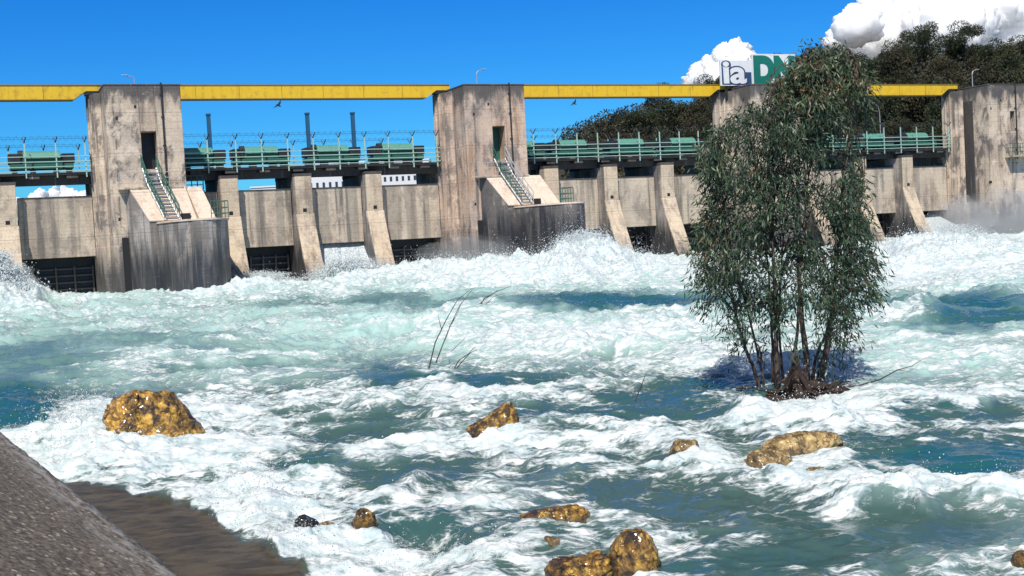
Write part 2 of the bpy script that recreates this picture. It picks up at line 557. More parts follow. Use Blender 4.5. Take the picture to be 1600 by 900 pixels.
def mat_bank():
    m, nt, bs = mat_new('aggregate_concrete')
    g = NT(nt)
    tc = g.n('ShaderNodeTexCoord').outputs['Object']   # x along the slope edge, y up the slope
    st = g.mapping(tc, scale=(0.55, 1.0, 1.0))
    a = g.noise(st, 26, 5, 0.7)
    b = g.noise(g.mapping(tc, scale=(0.35, 2.0, 1.0)), 6.0, 6, 0.7, 0.3)
    big = g.noise(tc, 1.6, 4, 0.6)
    v = g.n('ShaderNodeTexVoronoi', feature='F1'); g.lk(g.mapping(tc, scale=(0.5, 1.0, 1.0)), v.inputs['Vector']); v.inputs['Scale'].default_value = 15
    c = g.mix(g.ramp(a, 0.36, 0.66), (0.050, 0.040, 0.029), (0.215, 0.175, 0.130))
    sel = g.math('MULTIPLY', g.math('SUBTRACT', 1.0, g.ramp(v.outputs['Distance'], 0.16, 0.30)), g.ramp(g.noise(tc, 7.0, 3, 0.5), 0.42, 0.52))
    c = g.mix(sel, c, (0.42, 0.36, 0.31))
    sp = g.n('ShaderNodeSeparateXYZ'); g.lk(tc, sp.inputs[0])
    edge = g.math('MULTIPLY', g.ramp(sp.outputs[1], 0.62, 0.05), 1.0)
    nd = edge.node.inputs[0].links[0].from_node
    nd.inputs['From Min'].default_value = 0.02; nd.inputs['From Max'].default_value = 0.55
    nd.inputs['To Min'].default_value = 1; nd.inputs['To Max'].default_value = 0
    c = g.mix(g.math('MULTIPLY', edge, g.ramp(b, 0.42, 0.60)), c, (0.34, 0.32, 0.30))
    c = g.mix(0.3, c, g.mix(big, (0.25, 0.25, 0.25), (0.75, 0.75, 0.75)), 'OVERLAY')
    g.lk(c, bs.inputs['Base Color'])
    bs.inputs['Roughness'].default_value = 0.85
    g.lk(g.bump(g.math('ADD', a, g.math('MULTIPLY', v.outputs['Distance'], -0.6)), 0.8, 0.03), bs.inputs['Normal'])
    return m


M['bank'] = mat_bank()


def mat_ground(name, c1, c2, sc=0.3):
    m, nt, bs = mat_new(name)
    g = NT(nt)
    f = g.noise(g.pos(), sc, 6, 0.65)
    g.lk(g.mix(g.ramp(f, 0.35, 0.65), c1, c2), bs.inputs['Base Color'])
    bs.inputs['Roughness'].default_value = 0.95
    return m


M['earth'] = mat_ground('earth', (0.06, 0.05, 0.035), (0.12, 0.09, 0.06))
M['hill'] = mat_ground('hill_scrub', (0.018, 0.02, 0.012), (0.045, 0.038, 0.026), 0.5)
M['lake'] = mat_ground('lake_water', (0.03, 0.08, 0.12), (0.04, 0.10, 0.13), 0.05)
M['lake'].node_tree.nodes['Principled BSDF'].inputs['Roughness'].default_value = 0.1


def mat_cloud():
    m, nt, bs = mat_new('cloud_white')
    bs.inputs['Base Color'].default_value = (0.96, 0.96, 0.97, 1)
    bs.inputs['Subsurface Weight'].default_value = 1.0
    bs.inputs['Subsurface Radius'].default_value = (1, 1, 1)
    bs.inputs['Subsurface Scale'].default_value = 130.0
    bs.inputs['Roughness'].default_value = 1.0
    bs.inputs['Specular IOR Level'].default_value = 0.0
    return m


M['cloud'] = mat_cloud()


def mat_mist(name, dens):
    m = bpy.data.materials.new(name)
    m.use_nodes = True
    nt = m.node_tree
    nt.nodes.clear()
    out = nt.nodes.new('ShaderNodeOutputMaterial')
    v = nt.nodes.new('ShaderNodeVolumePrincipled')
    v.inputs['Color'].default_value = (0.95, 0.97, 1.0, 1)
    v.inputs['Density'].default_value = dens
    v.inputs['Anisotropy'].default_value = 0.2
    nt.links.new(v.outputs[0], out.inputs['Volume'])
    return m


# ------------------------------------------------------------------ world and sun
wd = bpy.data.worlds.new("World")
scene.world = wd
wd.use_nodes = True
wn = wd.node_tree
wn.nodes.clear()
wo = wn.nodes.new('ShaderNodeOutputWorld')
bg = wn.nodes.new('ShaderNodeBackground')
sky = wn.nodes.new('ShaderNodeTexSky')
sky.sky_type = 'NISHITA'
sky.sun_disc = False
sky.sun_elevation = EL
sky.sun_rotation = math.atan2(SUN.x, SUN.y)
sky.air_density = 1.0
sky.dust_density = 0.15
sky.ozone_density = 3.0
hsv = wn.nodes.new('ShaderNodeHueSaturation')
hsv.inputs['Saturation'].default_value = 1.45
hsv.inputs['Value'].default_value = 1.0
tint = wn.nodes.new('ShaderNodeMix'); tint.data_type = 'RGBA'; tint.blend_type = 'MULTIPLY'
tint.inputs[0].default_value = 1.0
tint.inputs[7].default_value = (0.22, 0.78, 1.30, 1)
wn.links.new(sky.outputs[0], hsv.inputs['Color'])
wn.links.new(hsv.outputs[0], tint.inputs[6])
gq = NT(wn)
dirv = wn.nodes.new('ShaderNodeTexCoord').outputs['Generated']
sx3 = gq.n('ShaderNodeSeparateXYZ'); wn.links.new(dirv, sx3.inputs[0])
neutral_fill = gq.ramp(sx3.outputs[2], 0.32, 0.62)  # greys the unseen upper sky, added to take blue out of shaded areas
hs2 = wn.nodes.new('ShaderNodeHueSaturation')
hs2.inputs['Saturation'].default_value = 0.75
hs2.inputs['Value'].default_value = 0.72
wn.links.new(sky.outputs[0], hs2.inputs['Color'])
wn.links.new(gq.mix(neutral_fill, tint.outputs[2], hs2.outputs[0]), bg.inputs[0])
bg.inputs[1].default_value = 0.088
wn.links.new(bg.outputs[0], wo.inputs[0])
sl = bpy.data.lights.new('sun', 'SUN')
sl.energy = 4.6
sl.angle = R(0.5)
sl.color = (1.0, 0.935, 0.83)
so = bpy.data.objects.new('sun', sl)
COL.objects.link(so)
so.location = (0, -20, 60)
so.rotation_euler = SUN.to_track_quat('Z', 'Y').to_euler()
scene.view_settings.view_transform = 'Standard'
scene.view_settings.look = 'None'
scene.view_settings.exposure = 0.14
scene.view_settings.gamma = 1.0
scene.view_settings.use_curve_mapping = False
scene.cycles.use_denoising = True
scene.cycles.max_bounces = 6
scene.cycles.volume_bounces = 1

# ------------------------------------------------------------------ ground, lake, hill
me = bpy.data.meshes.new('riverbed')
me.from_pydata([(-3000, -3000, -2.2), (3000, -3000, -2.2), (3000, 4000, -2.2), (-3000, 4000, -2.2)], [], [(0, 1, 2, 3)])
tag(link('riverbed', me, None, M['earth']), kind='structure')
me = bpy.data.meshes.new('lake')
a, b, c, d = W(-900, -6, 5.2), W(1200, -6, 5.2), W(1200, -2600, 5.2), W(-900, -2600, 5.2)
me.from_pydata([a, b, c, d], [], [(0, 1, 2, 3)])
tag(link('lake', me, None, M['lake']), kind='structure')

crest_px = [(700, 292), (820, 262), (880, 238), (960, 205), (1030, 190), (1110, 190), (1220, 160), (1300, 150), (1400, 118), (1470, 105), (1600, 105), (1750, 100), (2100, 110)]
cx = np.array([p[0] for p in crest_px], float)
cy = np.array([p[1] for p in crest_px], float)


def yh(x): return 365 + (800 - x) * math.tan(ROLL)


def hill_z(px, dist):
    yy = np.interp(px, cx, cy)
    top = (yh(px) - yy) / F_PX * 215 + 2.5
    t = np.clip((dist - 122) / 93.0, 0, 1)
    t = t * t * (3 - 2 * t)
    return 4.6 + (top - 4.6) * t


gx = np.linspace(700, 2100, 90)
gd = np.linspace(118, 420, 60)
PX, DD = np.meshgrid(gx, gd)
XX = (PX - 800) / F_PX * DD
ZZ = hill_z(PX, DD) + fbm(XX * 0.08, DD * 0.08, 4, 5) * 1.2 * np.clip((DD - 118) / 30, 0, 1)
hv = np.stack([XX, DD, ZZ], -1).reshape(-1, 3)
ii = np.arange(90 * 60).reshape(60, 90)
hf = np.stack([ii[:-1, :-1], ii[:-1, 1:], ii[1:, 1:], ii[1:, :-1]], -1).reshape(-1, 4)
# keep the hill upstream of the dam
tag(np_mesh('hill', hv, hf, M['hill']), kind='structure')


# ------------------------------------------------------------------ the dam
TW = ['leftmost tower', 'middle tower', 'tower behind the tree', 'rightmost tower']


def tower(k, mat):
    S = k * L
    t = droot('gate_tower', S + 2.7, 0.7, 0)
    label = ['tall weathered concrete tower with stairs above a round stained platform, leftmost of the towers',
             'rust streaked concrete tower with a steel stairway, middle of the dam',
             'concrete tower mostly hidden behind the leafy tree, under the sign boards',
             'concrete tower with a deep vertical slot and dark window, rightmost in view',
             'concrete tower cut by the edge'][k]
    tag(t, label, 'tower', 'concrete gate towers')
    b = MB()
    slot = (k == 3)
    w0 = S + 1.15
    n1 = 3.9
    # ledge with chamfered flank that carries the girder end
    xe = S + (0.95 if slot else 1.15)
    led = [(S + 0.40, -0.45), (S + 0.75, 1.45), (xe, 1.6), (xe, -0.45)]
    b.prism(led, -1.6, 12.86)
    b.box(S + 0.40, S + 5.8, -5.0, -0.452, -1.6, 7.79)
    if slot:
        w0 = S + 1.55
        b.box(S + 0.96, S + 1.6, -0.45, 0.3, -1.6, 12.6)
    # main shaft, left open round the doorway
    d0, d1, zb, zt = (S + 3.2, S + 4.15, 7.75, 10.15) if not slot else (S + 4.0, S + 4.55, 9.0, 10.75)
    e = S + 5.8
    b.box(w0 + .002, d0, -0.45, n1, -1.6, 13.08)
    b.box(d1, e, -0.45, n1, -1.6, 13.08)
    b.box(d0, d1, -0.45, n1, -1.6, zb)
    b.box(d0, d1, -0.45, n1, zt, 13.08)
    b.box(d0, d1, -0.45, 2.7, zb, zt)
    o = b.build('shaft', mat, t, bevel=0.035)
    if slot:
        MB().box(S + 1.50, S + 1.548, 0.31, 2.1, -1.5, 11.9).build('slot_shade', M['fascia'], t)  # thin dark sheet painting the shade deep in the slot
    # guide ridges on the flank
    r_ = MB()
    for q in (0.18, 0.45, 0.72, 0.93):
        a0 = Vector((S + 0.42 + 0.36 * q, -0.4 + 1.85 * q, 0))
        r_.box(a0.x - 0.09, a0.x + 0.06, a0.y - 0.06, a0.y + 0.06, 2.6, 12.6 - 0.5 * (q > .5))
    r_.build('guide_ridge', mat, t, bevel=0.02)
    p_ = MB()
    p_.prism([(S + 0.30, -0.5), (S + 0.68, 1.6), (S + 1.1, 1.75), (S + 1.1, n1 + 0.08), (S + 2.3, n1 + 0.08), (S + 2.3, 0), (S + 1, -0.5)], -1.65, 3.05)
    p_.build('plinth', mat, t, bevel=0.03)
    c_ = MB()
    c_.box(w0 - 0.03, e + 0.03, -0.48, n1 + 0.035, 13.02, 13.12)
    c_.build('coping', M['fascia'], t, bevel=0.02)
    # drain pipe
    pp = MB()
    pp.tube([(S + 4.6, n1 + 0.09, 13.2), (S + 4.6, n1 + 0.09, 6.6)], 0.055, 8)
    for z_ in (12.4, 11.0, 9.2, 7.4): pp.box(S + 4.5, S + 4.7, n1, n1 + 0.08, z_, z_ + 0.08)
    pp.build('downpipe', M['dark_steel'], t)
    if not slot:
        dd = MB()
        dd.box(d0 + 0.02, d1 - 0.02, 2.71, 2.77, zb + 0.01, zt - 0.02)
        dd.build('door', M['dark_steel'] if k == 0 else M['green'], t)
    for hx, hz in ((1.75, 10.9), (2.9, 11.6), (1.5, 4.6)):
        hb = MB().box(S + hx, S + hx + 0.14, n1 - 0.2, n1 + 0.004, hz, hz + 0.2)
        hb.build('drain_hole', M['black'], t)
    return t


tw = [tower(0, M['tower']), tower(1, M['tower_red']), tower(2, M['tower']), tower(3, M['tower'])]


def round_plan(S):
    pts = [(S + 3.5, 3.92)]
    for i in range(25):
        th_ = math.pi * (1 - i / 24)
        pts.append((S + 5.6 + 2.1 * math.cos(th_), 5.2 + 6.4 * math.sin(th_)))
    pts += [(S + 7.7, 0.9), (S + 5.85, 0.9), (S + 5.85, 3.92)]
    return pts


def platform(k, mat):
    S = k * L
    t = droot('stair_platform', S + 5, 4, 0)
    tag(t, ['dark stained rounded concrete stair platform at the foot of the leftmost tower',
            'dark stained concrete stair platform behind the tall splash by the middle tower'][k], 'platform', 'stair platforms')
    b = MB()
    b.prism(round_plan(S), -1.6, 4.25)
    b.build('drum', M['dark_platform' if k else 'wet'], t, bevel=0.04)
    b = MB()
    lip = [(a + (0.05 if a > S + 5 else -0.05), n + 0.05) for a, n in round_plan(S)[1:-3]]
    b.prism(lip + [(S + 7.7, 4.3), (S + 3.5, 4.3)], 4.254, 4.36)
    b.build('kerb', M['slab'], t)
    # landing and wedge under the stairs
    b = MB()
    zt, zb = 6.5, 4.37
    vs = [(S + 2.0, 3.92, zt), (S + 5.5, 3.92, zt), (S + 5.9, 6.2, zb), (S + 3.1, 6.2, zb),
          (S + 2.0, 3.92, -1.5), (S + 5.5, 3.92, -1.5), (S + 5.9, 6.2, -1.5), (S + 3.1, 6.2, -1.5),
          (S + 2.2, 4.5, zt), (S + 5.6, 4.5, zt)]
    fs = [(0, 8, 9, 1), (8, 3, 2, 9), (0, 4, 7, 3, 8), (1, 9, 2, 6, 5), (3, 7, 6, 2), (0, 1, 5, 4), (4, 5, 6, 7)]
    b.add(vs, fs)
    b.build('stair_wedge', M['dark_platform' if k else 'wet'], t, bevel=0.02)  # body darker than the slab laid over it
    b = MB()
    up_ = 0.09
    top = [(S + 1.97, 3.925, zt + .0), (S + 5.5, 3.925, zt), (S + 5.6, 4.5, zt), (S + 5.93, 6.25, zb + .02), (S + 3.07, 6.25, zb + .02), (S + 2.2, 4.5, zt)]
    b.add([(x, n, z + .005) for x, n, z in top] + [(x, n + 0.03, z + up_) for x, n, z in top],
          [(0, 1, 2, 5), (5, 2, 3, 4), (6, 11, 8, 7), (11, 10, 9, 8), (0, 5, 11, 6), (5, 4, 10, 11), (4, 3, 9, 10), (3, 2, 8, 9), (2, 1, 7, 8), (1, 0, 6, 7)])
    b.build('sloping_slab', M['slab'], t, bevel=0.01)
    b = MB()
    vs = [(S + 5.75, 3.92, zt + .1), (S + 6.7, 3.92, zt + .1), (S + 7.2, 6.1, zb), (S + 6.15, 6.1, zb)]
    vs += [(x, 3.92 if i < 2 else n, 4.37) for i, (x, n, z) in enumerate(vs)]
    b.add(vs[:2] + vs[2:4] + [(S + 5.75, 3.92, 4.37), (S + 6.7, 3.92, 4.37)], [(0, 1, 2, 3), (0, 3, 4), (1, 5, 2), (4, 3, 2, 5), (0, 4, 5, 1)])
    b.build('buttress_slab', M['slab'], t, bevel=0.02)
    # landing ledge
    b = MB().box(S + 1.6, S + 5.5, 3.92, 4.65, 6.50, 6.64)
    b.build('landing', M['breast'], t, bevel=0.02)
    MB().box(S + 1.62, S + 2.28, 3.99, 4.02, -1.2, 3.55).build('hollow_shade', M['black'], t)  # flat black sheet painting the dark inside of a hollow
    # small vent
    MB().box(S + 5.0, S + 5.55, 5.6, 6.28, 4.40, 4.85).build('vent', M['black'], t)
    # steel cage
    c = MB()
    for a in np.linspace(S + 6.7, S + 7.75, 6):
        c.tube([(a, 7.0, 4.36), (a, 7.0, 5.5)], 0.025, 5)
    for z_ in (4.75, 5.1, 5.5):
        c.tube([(S + 6.7, 7.0, z_), (S + 7.75, 7.0, z_), (S + 7.75, 5.0, z_)], 0.025, 5)
    c.build('safety_cage', M['green'], t)
    c = MB()
    for a in np.linspace(0, 1, 6):
        c.tube([(S + 1.62 + 3.8 * a, 4.6, 6.58), (S + 1.62 + 3.8 * a, 4.6, 7.55)], 0.022, 5)
    for z_ in (6.9, 7.2, 7.55):
        c.tube([(S + 1.62, 3.95, z_), (S + 1.62, 4.6, z_), (S + 5.42, 4.6, z_)], 0.02, 5)
    c.build('landing_rail', M['galv'], t)
    return t


def stairs(k):
    S = k * L
    t = droot('steel_stairs', S + 3.6, 4, 4.3)
    tag(t, ['pale green steel stairs running down the leftmost tower to its round platform',
            'steel stairs with green handrails running down the middle tower'][k], 'stairs', 'steel stairs')
    p0, p1, p2 = Vector((S + 3.55, 4.0, 7.75)), Vector((S + 3.75, 4.7, 6.62)), Vector((S + 4.4, 6.55, 4.4))
    w = 0.42
    st = MB()
    for sg in (-1, 1):
        off = Vector((sg * w, 0, 0))
        for a, b_ in ((p0, p1), (p1, p2)):
            q = Vector((0, 0.06, 0.08))
            st.tube([a + off + q, b_ + off + q], 0.05, 5)
    st.build('stringer', M['galv'], t)
    tr = MB()
    for a, b_, n_ in ((p0, p1, 5), (p1, p2, 10)):
        for i in range(n_):
            q = a.lerp(b_, (i + 0.5) / n_)
            tr.box(q.x - w, q.x + w, q.y - 0.06, q.y + 0.16, q.z + 0.08, q.z + 0.12)
    tr.build('tread', M['galv'], t)
    for sg in (-1, 1):
        h = MB()
        off = Vector((sg * (w + 0.04), 0, 0))
        for hgt in (0.95, 0.55):
            u = Vector((0, 0, hgt))
            h.tube([p0 + off + u, p1 + off + u, p2 + off + u], 0.032, 6)
        for a, b_, n_ in ((p0, p1, 2), (p1, p2, 4)):
            for i in range(n_ + 1):
                q = a.lerp(b_, i / n_) + off
                h.tube([q, q + Vector((0, 0, 0.95))], 0.028, 5)
        h.build('handrail', M['green'] if k == 0 or sg < 0 else M['galv'], t)
    return t


for k in (0, 1):
    platform(k, None)
    stairs(k)

# side gallery on the right-hand tower: a landing with green rails
S3 = 3 * L
t = droot('tower_balcony', S3 + 4.3, 3.2, 6.9)
tag(t, 'small green railed balcony low on the rightmost tower', 'balcony')
MB().box(S3 + 3.2, S3 + 5.8, 3.92, 4.8, 6.75, 6.9).build('slab', M['breast'], t)
c = MB()
for a in np.linspace(S3 + 3.3, S3 + 5.7, 9): c.tube([(a, 4.7, 6.9), (a, 4.7, 7.9)], 0.025, 5)
for z_ in (7.2, 7.55, 7.9): c.tube([(S3 + 3.3, 3.95, z_), (S3 + 3.3, 4.7, z_), (S3 + 5.7, 4.7, z_)], 0.025, 5)
c.build('rail', M['green'], t)

SPAN = {-1: 'left of the leftmost tower', 0: 'between the leftmost and middle towers', 1: 'between the middle tower and the tree', 2: 'between the tree and the rightmost tower', 3: 'beyond the rightmost tower'}
ORD = ['first', 'second', 'third', 'fourth']
PP = (9.1, 14.15, 19.2)


def pier(s, label):
    t = droot('gate_pier', s, 0, 0)
    tag(t, label, 'pier', 'sloping gate piers')
    w = 0.58
    b = MB()
    b.box(s - w, s + w, -5.0, 0.85, 4.65, 7.2)
    b.build('nose', M['pier'], t, bevel=0.03)
    b = MB()
    b.box(s - w - 0.04, s + w + 0.04, -5.0, 0.80, 7.2, 7.42)
    b.build('cap', M['fascia'], t)
    b = MB()
    prof = [(-5.0, -1.6), (-5.0, 4.65), (0.87, 4.65)]
    for i in range(1, 9):
        u = i / 8
        prof.append((0.87 + 3.1 * (u ** 1.2), 4.65 - 6.1 * u))
    prof.append((3.97, -1.6))
    b.side(prof, s - w - 0.05, s + w + 0.05)
    b.build('buttress', M['pier'], t, bevel=0.03)
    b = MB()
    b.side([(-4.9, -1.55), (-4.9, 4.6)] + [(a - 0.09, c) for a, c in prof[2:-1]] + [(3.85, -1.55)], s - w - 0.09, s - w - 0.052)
    b.build('flank', M['wet'], t)  # thin dark plate painting shade on the buttress's left side
    MB().box(s - w - 0.035, s - w - 0.004, -4.9, 0.78, 4.66, 7.19).build('flank', M['wet'], t)  # same painted shade along the left of the nose
    MB().box(s - 0.14, s + 0.12, 0.6, 0.856, 4.75, 5.0).build('drain_hole', M['black'], t)
    return t


def bay(a0, a1, k, i, where):
    """one gate bay from a0 to a1 (s)"""
    t = droot('breast_wall', (a0 + a1) / 2, -0.3, 2.5)
    tag(t, f'tall concrete panel over the {ORD[i]} gate bay {where}', 'wall panel', 'concrete panels over the gates')
    MB().box(a0 + 0.01, a1 - 0.01, -0.65, -0.1, 2.5, 6.38).build('panel', M['breast'], t, bevel=0.03)
    MB().box(a0 + 0.02, a1 - 0.02, -0.64, -0.06, 6.382, 6.44).build('sill', M['fascia'], t)
    g = droot('sluice_gate', (a0 + a1) / 2, -1.6, -1)
    tag(g, f'dark steel sluice gate in the {ORD[i]} bay {where}', 'sluice gate', 'dark sluice gates under the panels')
    MB().box(a0 + 0.02, a1 - 0.02, -2.1, -1.9, -1.6, 4.2).build('skin_plate', M['dark_steel'], g)
    r_ = MB()
    for z_ in (0.35, 0.8, 1.25, 1.7):
        r_.box(a0 + 0.9, a1 - 0.05, -1.9, -1.62, z_, z_ + 0.09)
    for s_ in np.linspace(a0 + 0.95, a1 - 0.15, 4):
        r_.box(s_ - 0.05, s_ + 0.05, -1.61, -1.5, -1.0, 1.9)
    r_.build('rib', M['rib'], g)
    return t


piers = []
for k in (-1, 0, 1, 2):
    S = k * L
    for j, q in enumerate(PP):
        if k == -1 and j < 1: continue
        if k == 2 and j == 0: pass
        lab = f'pale sloping concrete pier, {ORD[j]} from the left {SPAN[k]}'
        piers.append(pier(S + q, lab))
    edges = [S + 5.8] + [v for q in PP for v in (S + q - 0.66, S + q + 0.62)] + [S + L + 0.4]
    for j in range(4):
        if k == -1 and j < 2: continue
        bay(edges[2 * j] + 0.02, edges[2 * j + 1] - 0.02, k, j, SPAN[k])
# beyond the right tower
pier(3 * L + 9.1, 'pale sloping concrete pier beyond the rightmost tower')
bay(3 * L + 5.82, 3 * L + 9.1 - 0.7, 3, 0, SPAN[3])


def deck(s0, s1, where):
    t = droot('walkway_deck', (s0 + s1) / 2, -2, 7.9)
    tag(t, f'dark concrete walkway deck {where}', 'walkway', 'walkway decks between the towers')
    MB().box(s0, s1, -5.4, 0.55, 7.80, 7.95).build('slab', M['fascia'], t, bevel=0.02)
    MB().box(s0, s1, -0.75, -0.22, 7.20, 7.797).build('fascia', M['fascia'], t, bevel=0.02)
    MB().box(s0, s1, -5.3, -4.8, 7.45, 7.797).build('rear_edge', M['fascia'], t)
    b = MB()
    n_ = int((s1 - s0) / 2.2)
    for i in range(n_):
        a = s0 + (i + 0.5) * (s1 - s0) / n_
        MB().box(a - 0.35, a + 0.35, -0.2, 0.48, 7.58, 7.797).build('bracket', M['fascia'], t)
    return t


def railing(s0, s1, n, label, npost, arm=0.3, base=7.62):
    t = droot('walkway_railing', (s0 + s1) / 2, n, 7.95)
    tag(t, label, 'railing', 'walkway railings')
    sp = np.linspace(s0 + 0.25, s1 - 0.25, npost)
    for a in sp:
        a = a + random.uniform(-0.05, 0.05)
        p_ = MB()
        p_.box(a - 0.038, a + 0.038, n - 0.035, n + 0.035, base, 9.85)
        o = p_.build('post', M['seafoam'], t)
        q = MB()
        q.tube([(a, n, 9.85), (a + 0.10, n + 0.28, 10.2)], 0.035, 5)
        q.tube([(a, n, 9.85), (a - 0.10, n - 0.28, 10.2)], 0.035, 5)
        q.build('arm', M['dark_steel'], o)
    r_ = MB()
    for z_ in (8.02, 8.3, 8.62, 8.95):
        r_.box(s0, s1, n + 0.037, n + 0.075, z_, z_ + 0.05)
    r_.build('rail', M['seafoam'], t)
    w_ = MB()
    for u, z_ in ((-0.2, 10.1), (0.2, 10.1), (0.28, 10.2)):
        w_.tube([(s0, n + u, z_), (s1, n + u, z_)], 0.006, 3)
    # coiled barbed wire
    pts = []
    nn = int((s1 - s0) * 9)
    for i in range(nn):
        th = i * 2 * math.pi / 9 * 2.2
        pts.append((s0 + (s1 - s0) * i / nn, n + 0.2 * math.cos(th), 10.12 + 0.2 * math.sin(th)))
    w_.tube(pts, 0.006, 3)
    w_.build('barbed_wire', M['dark_steel'], t)
    return t


def hoist(s, label, w=4.2, tall=None):
    t = droot('gate_hoist', s, -0.90, 7.95)
    tag(t, label, 'hoist', 'green gate hoists on the deck')
    h = w / 2
    z = 7.95
    MB().box(s - h + 0.1, s + h - 0.1, -1.60, -0.10, z + 0.30, z + 0.62).build('base_frame', M['green'], t, bevel=0.02)
    f = MB()
    for a in (-h + 0.2, -h * 0.35, h * 0.35, h - 0.5):
        f.box(s + a, s + a + 0.3, -1.50, -0.20, z, z + 0.3)
    f.build('foot', M['dark_steel'], t)
    MB().box(s - h + 0.35, s + h - 0.35, -1.40, -0.40, z + 0.66, z + 0.98).build('rope_drum', M['green'], t, bevel=0.03)
    MB().box(s - h, s - h + 0.75, -1.45, -0.20, z + 0.66, z + 1.32).build('gear_box', M['dark_steel'], t, bevel=0.05)
    MB().box(s + h - 0.8, s + h, -1.45, -0.20, z + 0.66, z + 1.28).build('motor_box', M['dark_steel'], t, bevel=0.05)
    c = MB()
    a0, a1 = s - h + 0.9, s + h - 0.85
    k = 12
    prof = [(-0.85 + 0.62 * math.cos(math.pi * i / k), z + 0.98 + 0.52 * math.sin(math.pi * i / k)) for i in range(k + 1)]
    c.side(prof, a0, a1)
    c.build('drum_cover', M['mint'], t, bevel=0.04)
    d = MB()
    d.tube([(a0 - 0.3, -0.85, z + 1.22), (a0 + 0.02, -0.85, z + 1.22)], 0.34, 14)
    d.build('brake_wheel', M['dark_steel'], t, smooth=False)
    return t


def stem(s, label):
    t = droot('lifting_stem', s, -3.4, 7.95)
    tag(t, label, 'post', 'tall blue stems behind the hoists')
    MB().box(s - 0.12, s + 0.12, -3.55, -3.25, 7.95, 11.9).build('stem', M['teal_post'], t)
    MB().box(s - 0.15, s + 0.15, -3.6, -3.2, 11.9, 12.02).build('cap', M['teal_post'], t)


def girder(s0, s1, label):
    t = droot('gantry_girder', (s0 + s1) / 2, 0.2, 12.5)
    tag(t, label, 'girder', 'yellow girders between the towers')
    zt, zb = 13.48, 12.60
    web = [(s0, zb), (s1 - 0.75, zb), (s1 + 0.02, zt - 0.36), (s1 + 1.05, zt - 0.36), (s1 + 1.05, zt), (s0, zt)]
    MB().front(web, -0.30, 0.52).build('web', M['yellow'], t)
    MB().box(s0, s1 + 1.0, -0.34, 0.57, zt + 0.002, zt + 0.06).build('top_flange', M['yellow_dark'], t)
    MB().box(s0, s1 - 0.78, -0.34, 0.57, zb - 0.05, zb - 0.002).build('bottom_flange', M['yellow_dark'], t)
    q = MB()
    for a in np.arange(s0 + 1.5, s1 - 1.5, 2.9):
        q.box(a - 0.012, a + 0.012, 0.521, 0.535, zb + 0.01, zt - 0.01)
    q.build('splice_plate', M['yellow_dark'], t)
    MB().box(s1 - 0.05, s1 + 0.7, -0.28, 0.5, 12.862, zt - 0.362).build('bearing', M['dark_steel'], t)


GL = {-1: 'yellow painted girder ending at the leftmost tower', 0: 'yellow painted girder between the leftmost and middle towers',
      1: 'yellow painted girder from the middle tower to the sign boards', 2: 'yellow painted girder passing behind the tree to the rightmost tower',
      3: 'yellow painted girder beyond the rightmost tower'}
for k in (-1, 0, 1, 2, 3):
    S = k * L
    s0, s1 = S + 5.82, S + L + 0.38
    if k == 3: s1 = S + 16
    girder(s0, s1, GL[k])
    deck(s0, s1, SPAN[k])
    npost = 11 if k < 3 else 6
    railing(s0, s1, 0.60, f'pale green front railing with barbed wire {SPAN[k]}', npost)
    railing(s0, s1, -5.2, f'rear railing behind the green hoists {SPAN[k]}', 9 if k < 3 else 5)
    hp = (7.2, 11.65, 16.7, 21.5)
    for j, q in enumerate(hp):
        if k == -1 and j < 2: continue
        if k == 3 and j > 1: continue
        hoist(S + q, f'green hoist with pale drum cover, {ORD[j]} {SPAN[k]}', 4.0)
stem(8.75, 'tall blue stem just beyond the leftmost tower')
stem(15.8, 'tall blue stem behind the gap between two green hoists')
stem(19.2, 'tall blue stem, third from the leftmost tower')

# small mesh platforms beside the towers
for k in (0, 1):
    S = k * L
    t = droot('access_gate', S + 6.2, 0.2, 7.1)
    tag(t, f'small green mesh gate under the deck beside the {TW[k]}', 'gate', 'green mesh gates')
    f = MB()
    for a in np.linspace(S + 5.9, S + 7.4, 5): f.box(a - 0.03, a + 0.03, 0.62, 0.68, 6.55, 7.5)
    for z_ in (6.55, 6.85, 7.15, 7.45): f.box(S + 5.9, S + 7.4, 0.685, 0.72, z_, z_ + 0.05)
    f.build('frame', M['green'], t)
    MB().box(S + 5.85, S + 7.45, -0.2, 0.75, 6.42, 6.5).build('floor', M['dark_steel'], t)


def lamp(s, n, z, hgt, label, left=True):
    t = droot('street_lamp', s, n, z)
    tag(t, label, 'lamp', 'street lamps on the dam')
    sg = -1 if left else 1
    MB().tube([(s, n, z), (s, n, z + hgt * 0.8), (s + sg * 0.12, n, z + hgt * 0.93), (s + sg * 0.6, n, z + hgt)], [0.04, 0.03, 0.026, 0.022], 7).build('pole', M['galv'], t)
    MB().box(s + sg * 0.6 - 0.2, s + sg * 0.6 + 0.2, n - 0.07, n + 0.07, z + hgt - 0.02, z + hgt + 0.05).build('head', M['galv'], t, bevel=0.03)


lamp(3.45, 0.5, 13.12, 1.0, 'thin street lamp on top of the leftmost tower')
lamp(L + 3.6, 0.5, 13.12, 1.5, 'thin street lamp on top of the middle tower', False)
lamp(3 * L + 3.2, 0.5, 13.12, 1.7, 'thin street lamp on top of the rightmost tower', False)
lamp(3 * L - 2.6, -5.0, 7.95, 4.6, 'street lamp on the deck under the girder near the rightmost tower', True)

